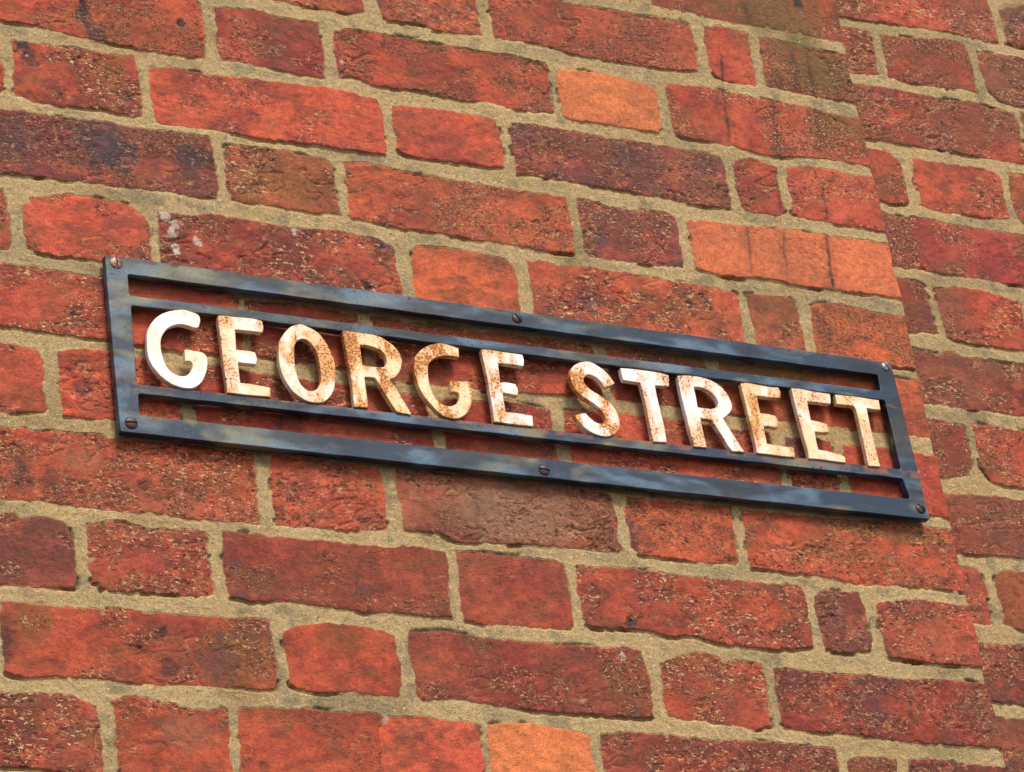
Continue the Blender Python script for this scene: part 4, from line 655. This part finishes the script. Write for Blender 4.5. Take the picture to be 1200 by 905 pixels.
# ---------------------------------------------------------------- the sign
SC = Vector((-0.413, 0.0, -0.375))
sign = empty('street_sign', SC)
sign['label'] = 'cast iron street name sign reading GEORGE STREET, open dark blue frame with rusty cream letters'
sign['category'] = 'sign'

def plate(name, loops, y_front, thick, bevel, material, parent, sharp=35):
    """loops in wall millimetres -> solid plate with rounded arrises"""
    cu = bpy.data.curves.new(name, 'CURVE'); cu.dimensions = '2D'; cu.fill_mode = 'BOTH'
    for l in loops:
        sp = cu.splines.new('POLY'); sp.points.add(len(l)-1); sp.use_cyclic_u = True
        for p, (x, z) in zip(sp.points, l): p.co = (x/1000-SC.x, z/1000-SC.z, 0, 1)
    cu.extrude = thick/2-bevel; cu.bevel_depth = bevel; cu.bevel_resolution = 2; cu.offset = -bevel
    tmp = bpy.data.objects.new('tmp', cu); scene.collection.objects.link(tmp)
    bpy.context.view_layer.update()
    dg = bpy.context.evaluated_depsgraph_get()
    me = bpy.data.meshes.new_from_object(tmp.evaluated_get(dg)); me.name = name
    bpy.data.objects.remove(tmp); bpy.data.curves.remove(cu)
    n = len(me.vertices); co = np.empty(n*3, np.float32); me.vertices.foreach_get('co', co); co = co.reshape(-1, 3)
    yc = y_front+thick/2
    out = np.stack([co[:, 0], yc-co[:, 2], co[:, 1]], -1)
    me.vertices.foreach_set('co', out.ravel().astype(np.float32)); me.update()
    me.shade_smooth(); me.set_sharp_from_angle(angle=math.radians(sharp))
    me.materials.clear(); me.materials.append(material)
    o = bpy.data.objects.new(name, me); scene.collection.objects.link(o); o.parent = parent
    return o

def wobble(pts, amp, step, seed):
    r = random.Random(seed); out = []
    n = len(pts)
    for i in range(n):
        a = np.array(pts[i]); b = np.array(pts[(i+1) % n]); L = np.linalg.norm(b-a); k = max(1, int(L/step))
        nrm = np.array((-(b-a)[1], (b-a)[0]))/L
        for j in range(k):
            t = j/k
            out.append(a+(b-a)*t+(nrm*r.uniform(-amp, amp) if j else 0))
    return out
mat_iron = iron_material(); mat_letter = letter_material()
def corner_round(pts, r):
    out = []; n = len(pts)
    for i in range(n):
        a, b, c = np.array(pts[i-1]), np.array(pts[i]), np.array(pts[(i+1) % n])
        u = (a-b)/np.linalg.norm(a-b); v = (c-b)/np.linalg.norm(c-b)
        if u@v < -0.97: out.append(b); continue
        for t in (0, .25, .5, .75, 1): out.append((1-t)**2*(b+u*r)+2*t*(1-t)*b+t*t*(b+v*r))
    return out
frame = plate('frame', [wobble(corner_round(FRAME['outer'], 1.6), 0.22, 14, 1)]+[wobble(corner_round(FRAME[k], 2.2), 0.28, 12, i) for i, k in enumerate(('g1', 'g2', 'g3'))],
              -0.0105, 0.0070, 0.0006, mat_iron, sign)
# (rust, cream-ness) per letter, as each has weathered
STATE = [(0.08, 0.35), (0.65, 0.5), (0.9, 0.6), (1.3, 0.85), (1.3, 0.85), (0.85, 0.42), (1.05, 0.35), (0.6, 0.18), (0.6, 0.18), (1.0, 0.7), (0.5, 0.5), (0.4, 0.7)]
LL = ['white cream letter G, nearly free of rust, first on the sign', 'cream letter E streaked with rust down its stem', 'cream letter O speckled with rust', 'rusty tan letter R in GEORGE',
      'rusty tan letter G at the middle of GEORGE', 'letter E with white arms closing GEORGE', 'rust speckled letter S starting STREET', 'mostly white letter T after the S',
      'white letter R in STREET', 'tan letter E with a rusty stem next to the R', 'clean cream letter E beside the last T', 'cream tan letter T, last on the sign']
for i, l in enumerate(LETTERS):
    loops = [densify(p, n=4) for p in l[1:]]
    o = plate('letter', loops, -0.0122, 0.0052, 0.0005, mat_letter, sign, 50)
    o.color = (STATE[i][0], STATE[i][1], 0, 1)
    o['label'] = LL[i]

def screw(x, z, rad, slot, material):
    R_, T_ = 30, 48
    bm = bmesh.new(); ring = []
    ca, sa = math.cos(slot), math.sin(slot)
    def y(u, v):
        q = (u*u+v*v)/(rad*rad)
        base = 0.0022*math.sqrt(max(0, 1-0.92*q))-0.0004
        d = abs(-u*sa+v*ca)
        if d < 0.00062 and q < 0.97: base -= 0.0016
        return -base
    c = bm.verts.new((0, y(0, 0), 0))
    for i in range(1, R_+1):
        rr = rad*i/R_
        ring.append([bm.verts.new((rr*math.cos(a), y(rr*math.cos(a), rr*math.sin(a)), rr*math.sin(a))) for a in [2*math.pi*k/T_ for k in range(T_)]])
    ring.append([bm.verts.new((rad*1.0*math.cos(a), 0.0015, rad*1.0*math.sin(a))) for a in [2*math.pi*k/T_ for k in range(T_)]])
    for k in range(T_): bm.faces.new((c, ring[0][(k+1) % T_], ring[0][k]))
    for a, b in zip(ring, ring[1:]):
        for k in range(T_): bm.faces.new((a[k], a[(k+1) % T_], b[(k+1) % T_], b[k]))
    bmesh.ops.recalc_face_normals(bm, faces=bm.faces)
    me = bpy.data.meshes.new('screw'); bm.to_mesh(me); bm.free()
    me.shade_smooth(); me.set_sharp_from_angle(angle=math.radians(40)); me.materials.append(material)
    o = bpy.data.objects.new('screw', me); scene.collection.objects.link(o); o.parent = sign
    o.location = (x/1000-SC.x, -0.0106, z/1000-SC.z)
    return o
bright = screw_material('worn_steel', (150, 120, 104), (104, 62, 48), 0.5)
rusted = screw_material('rusted_steel', (70, 46, 44), (44, 34, 38), 0.25)
steel = screw_material('bare_steel', (150, 146, 150), (96, 92, 96), 0.6)
for (x, z), rad, slot, m in zip(SCREWS, (.0056, .0050, .0048, .0054, .0050, .0052), (88, 122, 122, 2, 172, 128), (bright, rusted, steel, rusted, rusted, rusted)):
    screw(x, z, rad, math.radians(slot), m)
